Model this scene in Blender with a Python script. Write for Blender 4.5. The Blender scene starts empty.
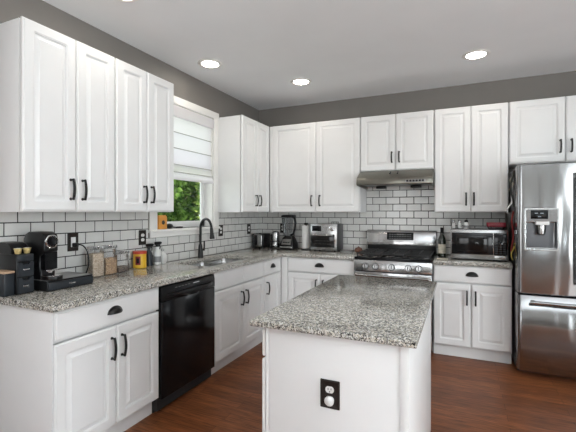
import bpy, bmesh, math, random
from mathutils import Vector, Matrix

random.seed(7)
PI = math.pi
scene = bpy.context.scene
COL = scene.collection

# ------------------------------------------------------------------ camera
cam_data = bpy.data.cameras.new('camera')
cam = bpy.data.objects.new('camera', cam_data)
COL.objects.link(cam)
cam.location = (2.4767, -4.5405, 1.3676)
cam.rotation_euler = (PI / 2, 0, 0.4235)
cam_data.sensor_fit = 'HORIZONTAL'
cam_data.sensor_width = 36.0
cam_data.lens = 382.9 / 576 * 36.0
cam_data.shift_y = -3.27 / 576
cam_data.clip_start = 0.05
scene.camera = cam

# ------------------------------------------------------------------ world, sun, daylight, exposure
world = bpy.data.worlds.new('world')
scene.world = world
world.use_nodes = True
wn = world.node_tree
wn.nodes.clear()
w_out = wn.nodes.new('ShaderNodeOutputWorld')
w_bg = wn.nodes.new('ShaderNodeBackground')
w_sky = wn.nodes.new('ShaderNodeTexSky')
w_sky.sky_type = 'HOSEK_WILKIE'
w_sky.sun_direction = Vector((0.2, -0.6, 0.77)).normalized()
w_sky.turbidity = 6.0
w_hsv = wn.nodes.new('ShaderNodeHueSaturation')
w_hsv.inputs['Saturation'].default_value = 0.25
wn.links.new(w_sky.outputs[0], w_hsv.inputs['Color'])
wn.links.new(w_hsv.outputs[0], w_bg.inputs[0])
w_bg.inputs[1].default_value = 15.0
wn.links.new(w_bg.outputs[0], w_out.inputs[0])

sun_d = bpy.data.lights.new('sun', 'SUN')
sun_d.energy = 11.0
sun_d.angle = math.radians(1.5)
sun_d.color = (1.0, 0.95, 0.86)
sun = bpy.data.objects.new('sun', sun_d)
COL.objects.link(sun)
sun.rotation_euler = Vector((-0.22, 0.62, -0.85)).to_track_quat('-Z', 'Y').to_euler()


def window_light(name, loc, direction, sx, sz, power, color=(0.885, 0.967, 1.0)):
    d = bpy.data.lights.new(name, 'AREA')
    d.shape = 'RECTANGLE'
    d.size, d.size_y = sx, sz
    d.energy = power
    d.color = color
    o = bpy.data.objects.new(name, d)
    COL.objects.link(o)
    o.location = loc
    o.rotation_euler = Vector(direction).to_track_quat('-Z', 'Y').to_euler()
    return o


# daylight standing in the three big window openings of the open living side behind the camera
window_light('daylight_rear_a', (1.3, -7.55, 1.45), (0, 1, 0), 1.9, 2.0, 3)
window_light('daylight_rear_b', (5.6, -7.55, 1.25), (0, 1, 0), 0.62, 2.2, 24)
window_light('daylight_right', (6.05, -4.0, 1.4), (-1, 0, 0), 2.2, 2.1, 82)
# photographer's flash bounced off the ceiling behind the camera
window_light('bounce_flash', (3.7, -5.8, 0.9), (0.0, 0.0, 1), 0.6, 0.6, 165)

scene.cycles.transparent_max_bounces = 24
scene.view_settings.view_transform = 'Standard'
scene.view_settings.look = 'None'
scene.view_settings.gamma = 1
scene.view_settings.use_curve_mapping = False
scene.view_settings.exposure = 0.05


# ------------------------------------------------------------------ materials
def new_mat(name):
    m = bpy.data.materials.new(name)
    m.use_nodes = True
    return m, m.node_tree, m.node_tree.nodes['Principled BSDF']


def pbr(name, col, rough=0.5, metal=0.0, spec=0.5, coat=0.0, var=0.0, scale=30.0, bump=0.0, emit=None, estr=0.0):
    """Principled surface with a faint procedural variation of colour / height."""
    m, nt, b = new_mat(name)
    b.inputs['Base Color'].default_value = (*col, 1)
    b.inputs['Roughness'].default_value = rough
    b.inputs['Metallic'].default_value = metal
    b.inputs['Specular IOR Level'].default_value = spec
    b.inputs['Coat Weight'].default_value = coat
    b.inputs['Coat Roughness'].default_value = 0.08
    if emit:
        b.inputs['Emission Color'].default_value = (*emit, 1)
        b.inputs['Emission Strength'].default_value = estr
    if var or bump:
        tc = nt.nodes.new('ShaderNodeTexCoord')
        n = nt.nodes.new('ShaderNodeTexNoise')
        n.inputs['Scale'].default_value = scale
        n.inputs['Detail'].default_value = 4
        nt.links.new(tc.outputs['Object'], n.inputs['Vector'])
        if var:
            r = nt.nodes.new('ShaderNodeValToRGB')
            r.color_ramp.elements[0].position = 0.3
            r.color_ramp.elements[1].position = 0.7
            r.color_ramp.elements[0].color = (*[max(0, c * (1 - var)) for c in col], 1)
            r.color_ramp.elements[1].color = (*[min(1, c * (1 + var)) for c in col], 1)
            nt.links.new(n.outputs['Fac'], r.inputs['Fac'])
            nt.links.new(r.outputs['Color'], b.inputs['Base Color'])
        if bump:
            bp = nt.nodes.new('ShaderNodeBump')
            bp.inputs['Strength'].default_value = bump
            bp.inputs['Distance'].default_value = 0.002
            nt.links.new(n.outputs['Fac'], bp.inputs['Height'])
            nt.links.new(bp.outputs['Normal'], b.inputs['Normal'])
    return m


def steel(name, col=(0.40, 0.40, 0.395), rough=0.24, stretch=(1, 1, 60), wav=0.0, wscale=(3, 3, 0.7)):
    """Brushed stainless: streaky roughness, optional slow waviness of the sheet."""
    m, nt, b = new_mat(name)
    b.inputs['Base Color'].default_value = (*col, 1)
    b.inputs['Metallic'].default_value = 1.0
    tc = nt.nodes.new('ShaderNodeTexCoord')
    mp = nt.nodes.new('ShaderNodeMapping')
    mp.inputs['Scale'].default_value = stretch
    nt.links.new(tc.outputs['Object'], mp.inputs['Vector'])
    n = nt.nodes.new('ShaderNodeTexNoise')
    n.inputs['Scale'].default_value = 12
    n.inputs['Detail'].default_value = 3
    nt.links.new(mp.outputs['Vector'], n.inputs['Vector'])
    mr = nt.nodes.new('ShaderNodeMapRange')
    mr.inputs['To Min'].default_value = rough * 0.8
    mr.inputs['To Max'].default_value = rough * 1.25
    nt.links.new(n.outputs['Fac'], mr.inputs['Value'])
    nt.links.new(mr.outputs['Result'], b.inputs['Roughness'])
    if wav:
        mp2 = nt.nodes.new('ShaderNodeMapping')
        mp2.inputs['Scale'].default_value = wscale
        nt.links.new(tc.outputs['Object'], mp2.inputs['Vector'])
        n2 = nt.nodes.new('ShaderNodeTexNoise')
        n2.inputs['Scale'].default_value = 1.6
        n2.inputs['Detail'].default_value = 1
        nt.links.new(mp2.outputs['Vector'], n2.inputs['Vector'])
        bp = nt.nodes.new('ShaderNodeBump')
        bp.inputs['Strength'].default_value = 1.0
        bp.inputs['Distance'].default_value = wav
        nt.links.new(n2.outputs['Fac'], bp.inputs['Height'])
        nt.links.new(bp.outputs['Normal'], b.inputs['Normal'])
    return m


def glass(name, tint=(1, 1, 1), gloss=0.12, rough=0.02, alpha=0.0, body=(0.8, 0.8, 0.8)):
    """Thin clear sheet: see-through with a mirror layer that grows at grazing angles."""
    m = bpy.data.materials.new(name)
    m.use_nodes = True
    nt = m.node_tree
    nt.nodes.clear()
    out = nt.nodes.new('ShaderNodeOutputMaterial')
    tr = nt.nodes.new('ShaderNodeBsdfTransparent')
    tr.inputs[0].default_value = (*tint, 1)
    gl = nt.nodes.new('ShaderNodeBsdfGlossy')
    gl.inputs['Roughness'].default_value = rough
    lw = nt.nodes.new('ShaderNodeLayerWeight')
    lw.inputs['Blend'].default_value = gloss
    mx = nt.nodes.new('ShaderNodeMixShader')
    nt.links.new(lw.outputs['Fresnel'], mx.inputs[0])
    nt.links.new(tr.outputs[0], mx.inputs[1])
    nt.links.new(gl.outputs[0], mx.inputs[2])
    last = mx
    if alpha:
        df = nt.nodes.new('ShaderNodeBsdfDiffuse')
        df.inputs[0].default_value = (*body, 1)
        m2 = nt.nodes.new('ShaderNodeMixShader')
        m2.inputs[0].default_value = alpha
        nt.links.new(mx.outputs[0], m2.inputs[1])
        nt.links.new(df.outputs[0], m2.inputs[2])
        last = m2
    nt.links.new(last.outputs[0], out.inputs[0])
    return m


def granite_mat():
    m, nt, b = new_mat('granite')
    L = nt.links.new
    tc = nt.nodes.new('ShaderNodeTexCoord')

    def vor(scale, off):
        mp = nt.nodes.new('ShaderNodeMapping')
        mp.inputs['Location'].default_value = off
        L(tc.outputs['Object'], mp.inputs['Vector'])
        nz = nt.nodes.new('ShaderNodeTexNoise')
        nz.inputs['Scale'].default_value = scale * 0.9
        nz.inputs['Detail'].default_value = 2
        L(mp.outputs['Vector'], nz.inputs['Vector'])
        ad = nt.nodes.new('ShaderNodeMixRGB')
        ad.blend_type = 'LINEAR_LIGHT'
        ad.inputs[0].default_value = 0.35 / scale * 1.0
        L(mp.outputs['Vector'], ad.inputs[1])
        L(nz.outputs['Color'], ad.inputs[2])
        v = nt.nodes.new('ShaderNodeTexVoronoi')
        v.inputs['Scale'].default_value = scale
        L(ad.outputs[0], v.inputs['Vector'])
        s = nt.nodes.new('ShaderNodeSeparateColor')
        L(v.outputs['Color'], s.inputs[0])
        return s

    def ramp(src, stops):
        r = nt.nodes.new('ShaderNodeValToRGB')
        r.color_ramp.interpolation = 'CONSTANT'
        e = r.color_ramp.elements
        e[0].position, e[0].color = stops[0][0], (*stops[0][1], 1)
        e[1].position, e[1].color = stops[1][0], (*stops[1][1], 1)
        for p, c in stops[2:]:
            x = e.new(p)
            x.color = (*c, 1)
        L(src, r.inputs['Fac'])
        return r

    big = vor(135, (0, 0, 0))
    small = vor(235, (3.1, 1.7, 0.4))
    c1 = ramp(big.outputs[0], [(0.0, (0.57, 0.53, 0.455)), (0.28, (0.33, 0.32, 0.29)), (0.5, (0.66, 0.65, 0.61)),
                               (0.66, (0.20, 0.195, 0.185)), (0.80, (0.40, 0.37, 0.30)), (0.90, (0.012, 0.012, 0.012))])
    c2 = ramp(small.outputs[1], [(0.0, (0.012, 0.012, 0.013)), (0.20, (0.27, 0.262, 0.24)), (0.55, (0.64, 0.63, 0.59)),
                                 (0.8, (0.16, 0.15, 0.14))])
    mk = ramp(small.outputs[0], [(0.0, (0, 0, 0)), (0.58, (1, 1, 1))])
    mx = nt.nodes.new('ShaderNodeMixRGB')
    L(mk.outputs[0], mx.inputs[0])
    L(c1.outputs[0], mx.inputs[1])
    L(c2.outputs[0], mx.inputs[2])
    L(mx.outputs[0], b.inputs['Base Color'])
    b.inputs['Roughness'].default_value = 0.10
    b.inputs['Specular IOR Level'].default_value = 0.55
    return m


def floor_mat():
    m, nt, b = new_mat('hardwood_planks')
    L = nt.links.new
    tc = nt.nodes.new('ShaderNodeTexCoord')
    br = nt.nodes.new('ShaderNodeTexBrick')
    br.offset = 0.37
    br.offset_frequency = 2
    br.inputs['Scale'].default_value = 1.0
    br.inputs['Brick Width'].default_value = 1.05
    br.inputs['Row Height'].default_value = 0.083
    br.inputs['Mortar Size'].default_value = 0.0012
    br.inputs['Mortar Smooth'].default_value = 0.1
    br.inputs['Color1'].default_value = (0.225, 0.084, 0.034, 1)
    br.inputs['Color2'].default_value = (0.150, 0.053, 0.021, 1)
    br.inputs['Mortar'].default_value = (0.03, 0.012, 0.007, 1)
    L(tc.outputs['Object'], br.inputs['Vector'])
    mp = nt.nodes.new('ShaderNodeMapping')
    mp.inputs['Scale'].default_value = (2.2, 34, 1)
    L(tc.outputs['Object'], mp.inputs['Vector'])
    n = nt.nodes.new('ShaderNodeTexNoise')
    n.inputs['Scale'].default_value = 3.0
    n.inputs['Detail'].default_value = 6
    n.inputs['Distortion'].default_value = 0.6
    L(mp.outputs['Vector'], n.inputs['Vector'])
    r = nt.nodes.new('ShaderNodeValToRGB')
    r.color_ramp.elements[0].position = 0.30
    r.color_ramp.elements[1].position = 0.72
    r.color_ramp.elements[0].color = (0.45, 0.40, 0.38, 1)
    r.color_ramp.elements[1].color = (1.6, 1.5, 1.42, 1)
    L(n.outputs['Fac'], r.inputs['Fac'])
    mu = nt.nodes.new('ShaderNodeMixRGB')
    mu.blend_type = 'MULTIPLY'
    mu.inputs[0].default_value = 1.0
    L(br.outputs['Color'], mu.inputs[1])
    L(r.outputs['Color'], mu.inputs[2])
    L(mu.outputs[0], b.inputs['Base Color'])
    b.inputs['Roughness'].default_value = 0.30
    b.inputs['Specular IOR Level'].default_value = 0.2
    bp = nt.nodes.new('ShaderNodeBump')
    bp.inputs['Strength'].default_value = 0.25
    bp.inputs['Distance'].default_value = 0.001
    L(n.outputs['Fac'], bp.inputs['Height'])
    L(bp.outputs['Normal'], b.inputs['Normal'])
    return m


def grain_mat(name, c1, c2, scale):
    """Loose dry food: rounded speckles."""
    m, nt, b = new_mat(name)
    tc = nt.nodes.new('ShaderNodeTexCoord')
    v = nt.nodes.new('ShaderNodeTexVoronoi')
    v.inputs['Scale'].default_value = scale
    nt.links.new(tc.outputs['Object'], v.inputs['Vector'])
    s = nt.nodes.new('ShaderNodeSeparateColor')
    nt.links.new(v.outputs['Color'], s.inputs[0])
    r = nt.nodes.new('ShaderNodeValToRGB')
    r.color_ramp.elements[0].color = (*c1, 1)
    r.color_ramp.elements[1].color = (*c2, 1)
    nt.links.new(s.outputs[0], r.inputs[0])
    nt.links.new(r.outputs[0], b.inputs['Base Color'])
    bp = nt.nodes.new('ShaderNodeBump')
    bp.inputs['Distance'].default_value = 0.004
    bp.invert = True
    nt.links.new(v.outputs['Distance'], bp.inputs['Height'])
    nt.links.new(bp.outputs[0], b.inputs['Normal'])
    b.inputs['Roughness'].default_value = 0.8
    return m


def leaf_mat(name, c1, c2):
    m = bpy.data.materials.new(name)
    m.use_nodes = True
    nt = m.node_tree
    nt.nodes.clear()
    out = nt.nodes.new('ShaderNodeOutputMaterial')
    tc = nt.nodes.new('ShaderNodeTexCoord')
    n = nt.nodes.new('ShaderNodeTexNoise')
    n.inputs['Scale'].default_value = 5.0
    nt.links.new(tc.outputs['Object'], n.inputs['Vector'])
    r = nt.nodes.new('ShaderNodeValToRGB')
    r.color_ramp.elements[0].position = 0.35
    r.color_ramp.elements[1].position = 0.65
    r.color_ramp.elements[0].color = (*c1, 1)
    r.color_ramp.elements[1].color = (*c2, 1)
    nt.links.new(n.outputs['Fac'], r.inputs[0])
    d = nt.nodes.new('ShaderNodeBsdfDiffuse')
    t = nt.nodes.new('ShaderNodeBsdfTranslucent')
    mx = nt.nodes.new('ShaderNodeMixShader')
    mx.inputs[0].default_value = 0.4
    nt.links.new(r.outputs[0], d.inputs[0])
    nt.links.new(r.outputs[0], t.inputs[0])
    nt.links.new(d.outputs[0], mx.inputs[1])
    nt.links.new(t.outputs[0], mx.inputs[2])
    nt.links.new(mx.outputs[0], out.inputs[0])
    return m


def shade_mat():
    m = bpy.data.materials.new('shade_fabric')
    m.use_nodes = True
    nt = m.node_tree
    nt.nodes.clear()
    out = nt.nodes.new('ShaderNodeOutputMaterial')
    d = nt.nodes.new('ShaderNodeBsdfDiffuse')
    t = nt.nodes.new('ShaderNodeBsdfTranslucent')
    d.inputs[0].default_value = (0.86, 0.86, 0.86, 1)
    t.inputs[0].default_value = (0.93, 0.88, 0.93, 1)
    tc = nt.nodes.new('ShaderNodeTexCoord')
    n = nt.nodes.new('ShaderNodeTexNoise')
    n.inputs['Scale'].default_value = 400
    nt.links.new(tc.outputs['Object'], n.inputs['Vector'])
    bp = nt.nodes.new('ShaderNodeBump')
    bp.inputs['Distance'].default_value = 0.0005
    nt.links.new(n.outputs['Fac'], bp.inputs['Height'])
    nt.links.new(bp.outputs[0], d.inputs['Normal'])
    mx = nt.nodes.new('ShaderNodeMixShader')
    mx.inputs[0].default_value = 0.55
    nt.links.new(d.outputs[0], mx.inputs[1])
    nt.links.new(t.outputs[0], mx.inputs[2])
    nt.links.new(mx.outputs[0], out.inputs[0])
    return m


M = {}
M['cab'] = pbr('cabinet_white', (0.80, 0.80, 0.795), 0.32, var=0.012, scale=6)
M['cab_side'] = pbr('cabinet_side_white', (0.77, 0.77, 0.77), 0.38, var=0.012, scale=6)
M['trim'] = pbr('trim_white', (0.84, 0.83, 0.80), 0.4)
M['wall'] = pbr('greige_paint', (0.19, 0.175, 0.16), 0.7, var=0.03, scale=4, bump=0.05)
M['ceil'] = pbr('ceiling_paint', (0.86, 0.875, 0.89), 0.85, var=0.015, scale=3)
M['tile'] = pbr('white_glazed_tile', (0.66, 0.655, 0.635), 0.10, var=0.03, scale=9)
M['grout'] = pbr('dark_grout', (0.022, 0.021, 0.020), 0.9)
M['floor'] = floor_mat()
M['granite'] = granite_mat()
M['black_metal'] = pbr('black_metal', (0.009, 0.0085, 0.008), 0.36, spec=0.35)
M['black_plastic'] = pbr('black_plastic', (0.007, 0.007, 0.0075), 0.3, spec=0.3)
M['black_gloss'] = pbr('black_gloss', (0.006, 0.006, 0.007), 0.12, spec=0.3)
M['black_matte'] = pbr('black_matte', (0.02, 0.02, 0.021), 0.6)
M['iron'] = pbr('cast_iron', (0.018, 0.018, 0.018), 0.5, bump=0.3, scale=300)
M['bronze'] = pbr('dark_bronze', (0.016, 0.012, 0.010), 0.4, spec=0.35)
M['steel'] = steel('stainless_steel')
M['steel_fridge'] = steel('stainless_sheet', (0.36, 0.365, 0.37), 0.14, (60, 60, 1), wav=0.008, wscale=(5.0, 1, 1.1))
M['steel_range'] = steel('stainless_range', (0.48, 0.48, 0.48), 0.19, (1, 60, 60), wav=0.004, wscale=(6, 1, 3))
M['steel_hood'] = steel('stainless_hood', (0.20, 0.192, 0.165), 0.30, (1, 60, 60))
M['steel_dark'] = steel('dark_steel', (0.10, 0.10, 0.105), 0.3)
M['chrome'] = pbr('chrome', (0.75, 0.75, 0.76), 0.07, metal=1.0)
M['slate'] = pbr('slate_plastic', (0.022, 0.026, 0.031), 0.35, spec=0.35)
M['white_plastic'] = pbr('white_plastic', (0.78, 0.78, 0.77), 0.35)
M['paper'] = pbr('paper', (0.90, 0.90, 0.89), 0.9, bump=0.2, scale=120)
M['glass'] = glass('window_glass', (0.97, 0.99, 0.98))
M['clear'] = glass('clear_acrylic', (0.98, 0.98, 0.98), 0.22, alpha=0.08, body=(0.9, 0.9, 0.9))
M['lid_clear'] = glass('lid_acrylic', (0.95, 0.95, 0.95), 0.25, alpha=0.25, body=(0.7, 0.7, 0.7))
M['smoke'] = glass('pitcher_plastic', (0.72, 0.74, 0.75), 0.3, alpha=0.06, body=(0.3, 0.3, 0.31))
M['darkglass'] = pbr('oven_glass', (0.009, 0.0085, 0.0085), 0.08, spec=0.3)
M['bottle'] = pbr('green_bottle', (0.010, 0.014, 0.007), 0.06, coat=0.5)
M['label'] = pbr('cream_label', (0.62, 0.58, 0.48), 0.7, var=0.2, scale=60)
M['red'] = pbr('red_plastic', (0.22, 0.010, 0.022), 0.35)
M['redlid'] = pbr('bright_red_plastic', (0.55, 0.06, 0.03), 0.4)
M['yellow'] = pbr('yellow_plastic', (0.75, 0.45, 0.03), 0.4)
M['orange'] = pbr('orange_card', (0.66, 0.30, 0.06), 0.6, var=0.08, scale=20)
M['brown'] = pbr('brown_ceramic', (0.16, 0.07, 0.045), 0.3, var=0.4, scale=18)
M['wood'] = pbr('light_wood', (0.50, 0.34, 0.22), 0.55, var=0.2, scale=25)
M['capsule'] = pbr('pale_gold_foil', (0.72, 0.58, 0.26), 0.35, metal=0.4, var=0.3, scale=50)
M['oats'] = grain_mat('oat_flakes', (0.40, 0.30, 0.20), (0.72, 0.60, 0.46), 120)
M['nuts'] = grain_mat('brown_granola', (0.28, 0.16, 0.075), (0.58, 0.38, 0.20), 110)
M['spice'] = grain_mat('dark_loose_tea', (0.05, 0.03, 0.02), (0.22, 0.14, 0.09), 140)
M['display'] = pbr('display_black', (0.004, 0.005, 0.006), 0.2, spec=0.2)
M['led'] = pbr('lit_display_mark', (0.1, 0.1, 0.1), 0.4, emit=(0.75, 0.85, 1.0), estr=0.25)
M['lamp'] = pbr('lamp_lens', (0.9, 0.9, 0.9), 0.4, emit=(1.0, 0.93, 0.83), estr=48)
M['shade'] = shade_mat()
M['seam'] = pbr('shade_seam', (0.42, 0.40, 0.37), 0.9)
M['leaf'] = leaf_mat('leaf_green', (0.022, 0.062, 0.012), (0.17, 0.28, 0.06))
M['leaf_light'] = leaf_mat('leaf_light_green', (0.06, 0.14, 0.025), (0.36, 0.42, 0.12))
M['bark'] = pbr('pale_bark', (0.42, 0.32, 0.21), 0.85, var=0.35, scale=18, bump=0.6)
M['grass'] = pbr('lawn', (0.07, 0.13, 0.03), 0.95, var=0.4, scale=6)
M['cloth_red'] = pbr('red_cloth', (0.22, 0.018, 0.016), 0.85, var=0.2, scale=60)
M['ribbon'] = pbr('yellow_ribbon', (0.62, 0.50, 0.10), 0.7)
M['strap'] = pbr('olive_black_strap', (0.028, 0.03, 0.024), 0.8)
M['grey_plastic'] = pbr('grey_plastic', (0.25, 0.25, 0.25), 0.4)
M['soap'] = pbr('pale_bottle', (0.74, 0.74, 0.72), 0.3)

# ------------------------------------------------------------------ mesh tools
ORIG = {}


class MB:
    """Collects shapes (world coordinates) into one mesh."""

    def __init__(self):
        self.bm = bmesh.new()

    def _take(self, b2):
        me = bpy.data.meshes.new('tmp')
        b2.to_mesh(me)
        b2.free()
        self.bm.from_mesh(me)
        bpy.data.meshes.remove(me)

    def box(self, x0, x1, y0, y1, z0, z1, bev=0.0, seg=2, rot=None):
        b = bmesh.new()
        bmesh.ops.create_cube(b, size=1.0)
        sx, sy, sz = abs(x1 - x0), abs(y1 - y0), abs(z1 - z0)
        c = Vector(((x0 + x1) / 2, (y0 + y1) / 2, (z0 + z1) / 2))
        for v in b.verts:
            v.co = Vector((v.co.x * sx, v.co.y * sy, v.co.z * sz))
        if bev:
            bev = min(bev, 0.49 * min(sx, sy, sz))
            bmesh.ops.bevel(b, geom=list(b.edges), offset=bev, segments=seg, affect='EDGES', profile=0.5)
        if rot is not None:
            bmesh.ops.transform(b, matrix=rot.to_4x4(), verts=b.verts)
        for v in b.verts:
            v.co += c
        self._take(b)
        return self

    def loft(self, loops, cap0=True, cap1=True, closed=True):
        bm = self.bm
        rows = [[bm.verts.new(p) for p in lp] for lp in loops]
        n = len(rows[0])
        for a, b in zip(rows[:-1], rows[1:]):
            for i in range(n if closed else n - 1):
                j = (i + 1) % n
                try:
                    bm.faces.new((a[i], a[j], b[j], b[i]))
                except ValueError:
                    pass
        if cap0:
            bm.faces.new(list(reversed(rows[0])))
        if cap1:
            bm.faces.new(rows[-1])
        return self

    def cyl(self, p0, p1, r0, r1=None, n=24, cap=True):
        r1 = r0 if r1 is None else r1
        p0, p1 = Vector(p0), Vector(p1)
        d = (p1 - p0).normalized()
        u = d.orthogonal().normalized()
        w = d.cross(u)
        lo = []
        for p, r in ((p0, r0), (p1, r1)):
            lo.append([p + u * (r * math.cos(2 * PI * i / n)) + w * (r * math.sin(2 * PI * i / n)) for i in range(n)])
        return self.loft(lo, cap, cap)

    def lathe(self, c, prof, n=28, axis='z', cap=True):
        """prof: list of (radius, height) about an axis through c."""
        c = Vector(c)
        lo = []
        for r, h in prof:
            lp = []
            for i in range(n):
                a = 2 * PI * i / n
                x, y = r * math.cos(a), r * math.sin(a)
                if axis == 'z':
                    q = Vector((x, y, h))
                elif axis == 'x':
                    q = Vector((h, x, y))
                else:
                    q = Vector((y, h, x))
                lp.append(c + q)
            lo.append(lp)
        return self.loft(lo, cap, cap)

    def tube(self, pts, r, n=10, cap=True):
        pts = [Vector(p) for p in pts]
        rs = r if isinstance(r, (list, tuple)) else [r] * len(pts)
        lo = []
        u = None
        for i, p in enumerate(pts):
            a = pts[max(i - 1, 0)]
            b = pts[min(i + 1, len(pts) - 1)]
            d = (b - a).normalized()
            if u is None:
                u = d.orthogonal().normalized()
            else:
                u = (u - d * u.dot(d))
                u = u.normalized() if u.length > 1e-6 else d.orthogonal().normalized()
            w = d.cross(u)
            lo.append([p + u * (rs[i] * math.cos(2 * PI * k / n)) + w * (rs[i] * math.sin(2 * PI * k / n)) for k in range(n)])
        return self.loft(lo, cap, cap)

    def prism(self, poly, axis, a, b):
        """poly: 2D points in the plane across axis ('x': (y,z), 'y': (x,z), 'z': (x,y))."""
        def P(q, t):
            if axis == 'x':
                return Vector((t, q[0], q[1]))
            if axis == 'y':
                return Vector((q[0], t, q[1]))
            return Vector((q[0], q[1], t))
        return self.loft([[P(q, a) for q in poly], [P(q, b) for q in poly]])

    def bevel(self, off, seg=2, ang=0.6):
        bm = self.bm
        bmesh.ops.recalc_face_normals(bm, faces=bm.faces)
        ed = [e for e in bm.edges if len(e.link_faces) == 2 and e.calc_face_angle(0) > ang]
        bmesh.ops.bevel(bm, geom=ed, offset=off, segments=seg, affect='EDGES', profile=0.5)
        return self

    def build(self, name, mat, parent=None, smooth=True, sharp=35):
        bm = self.bm
        bmesh.ops.recalc_face_normals(bm, faces=bm.faces)
        off = ORIG[parent.name] if parent is not None else Vector((0, 0, 0))
        for v in bm.verts:
            v.co -= off
        me = bpy.data.meshes.new(name)
        bm.to_mesh(me)
        bm.free()
        if isinstance(mat, str):
            mat = M[mat]
        me.materials.append(mat)
        if smooth:
            me.shade_smooth()
            me.set_sharp_from_angle(angle=math.radians(sharp))
        o = bpy.data.objects.new(name, me)
        COL.objects.link(o)
        if parent is not None:
            o.parent = parent
        ORIG[o.name] = off.copy()
        return o


def cut(obj, mb):
    """Subtract a shape from an object's mesh."""
    off = ORIG[obj.name]
    c = mb.build('cutter', M['cab'])
    for v in c.data.vertices:
        v.co -= off
    mod = obj.modifiers.new('cut', 'BOOLEAN')
    mod.operation = 'DIFFERENCE'
    mod.solver = 'EXACT'
    mod.object = c
    # evaluate both without their parent transform
    par = obj.parent
    obj.parent = None
    bpy.context.view_layer.update()
    dg = bpy.context.evaluated_depsgraph_get()
    me = bpy.data.meshes.new_from_object(obj.evaluated_get(dg))
    obj.modifiers.clear()
    old = obj.data
    me.materials.clear()
    for m in old.materials:
        me.materials.append(m)
    for p in me.polygons:
        p.material_index = 0
    me.shade_smooth()
    me.set_sharp_from_angle(angle=math.radians(35))
    nm = old.name
    obj.data = me
    bpy.data.meshes.remove(old)
    me.name = nm
    bpy.data.objects.remove(c)
    obj.parent = par
    return obj


def tag(o, label=None, cat=None, group=None, kind=None):
    if label:
        o['label'] = label
    if cat:
        o['category'] = cat
    if group:
        o['group'] = group
    if kind:
        o['kind'] = kind
    return o


def thing(name, loc, label, cat, group=None):
    o = bpy.data.objects.new(name, None)
    o.empty_display_size = 0.05
    COL.objects.link(o)
    o.location = loc
    ORIG[o.name] = Vector(loc)
    return tag(o, label, cat, group)


def structure(name, loc=(0, 0, 0)):
    o = bpy.data.objects.new(name, None)
    COL.objects.link(o)
    o.location = loc
    ORIG[o.name] = Vector(loc)
    return tag(o, kind='structure')


def rrect(u0, u1, v0, v1, r, k=5):
    r = max(r, 1e-4)
    pts = []
    for cx, cy, a0 in ((u1 - r, v0 + r, -PI / 2), (u1 - r, v1 - r, 0), (u0 + r, v1 - r, PI / 2), (u0 + r, v0 + r, PI)):
        for i in range(k + 1):
            a = a0 + (PI / 2) * i / k
            pts.append((cx + r * math.cos(a), cy + r * math.sin(a)))
    return pts


def onto(face, plane):
    """(u, v, n) -> world. face '+x': u = y; face '-y': u = x; face '-x': u = y."""
    if face == '+x':
        return lambda u, v, n: Vector((plane + n, u, v))
    if face == '-x':
        return lambda u, v, n: Vector((plane - n, u, v))
    return lambda u, v, n: Vector((u, plane - n, v))


def panel_door(u0, u1, v0, v1, face, plane, t=0.02, stile=0.056):
    """Routed raised-panel door: stepped edge, groove with rounded corners, bevelled raised field."""
    mp = onto(face, plane)
    s = stile
    prof = [(0.0, 0.0, 0.001), (0.0, t - 0.009, 0.001), (0.003, t - 0.005, 0.003), (0.007, t - 0.0045, 0.004),
            (0.010, t, 0.005), (s, t, 0.014), (s + 0.001, t - 0.003, 0.013), (s + 0.006, t - 0.004, 0.012),
            (s + 0.007, t - 0.013, 0.010), (s + 0.017, t - 0.013, 0.008), (s + 0.036, t - 0.002, 0.003),
            (s + 0.0365, t - 0.0005, 0.003), (s + 0.040, t - 0.0005, 0.002)]
    mb = MB()
    mb.loft([[mp(a, b, n) for a, b in rrect(u0 + i, u1 - i, v0 + i, v1 - i, r)] for i, n, r in prof])
    return mb


def slab_front(u0, u1, v0, v1, face, plane, t=0.02):
    """Drawer front: slab with a stepped, eased edge."""
    mp = onto(face, plane)
    prof = [(0.0, 0.0, 0.001), (0.0, t - 0.009, 0.001), (0.003, t - 0.005, 0.003), (0.009, t - 0.0045, 0.004), (0.013, t, 0.005)]
    mb = MB()
    mb.loft([[mp(a, b, n) for a, b in rrect(u0 + i, u1 - i, v0 + i, v1 - i, r)] for i, n, r in prof])
    return mb


def bar_pull(u, v0, v1, face, plane):
    """Upright bowed black pull with two posts."""
    mp = onto(face, plane)
    mb = MB()
    pts = []
    for i in range(13):
        s = i / 12
        v = v0 + (v1 - v0) * s
        n = 0.024 + 0.010 * math.sin(PI * s)
        pts.append(mp(u, v, n))
    mb.tube(pts, [0.0068 + 0.001 * math.sin(PI * i / 12) for i in range(13)], 10)
    for v in (v0 + 0.006, v1 - 0.006):
        mb.cyl(mp(u, v, -0.001), mp(u, v, 0.026), 0.0065, 0.0055, 12)
        mb.cyl(mp(u, v, -0.001), mp(u, v, 0.003), 0.009, 0.008, 12)
    return mb


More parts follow.
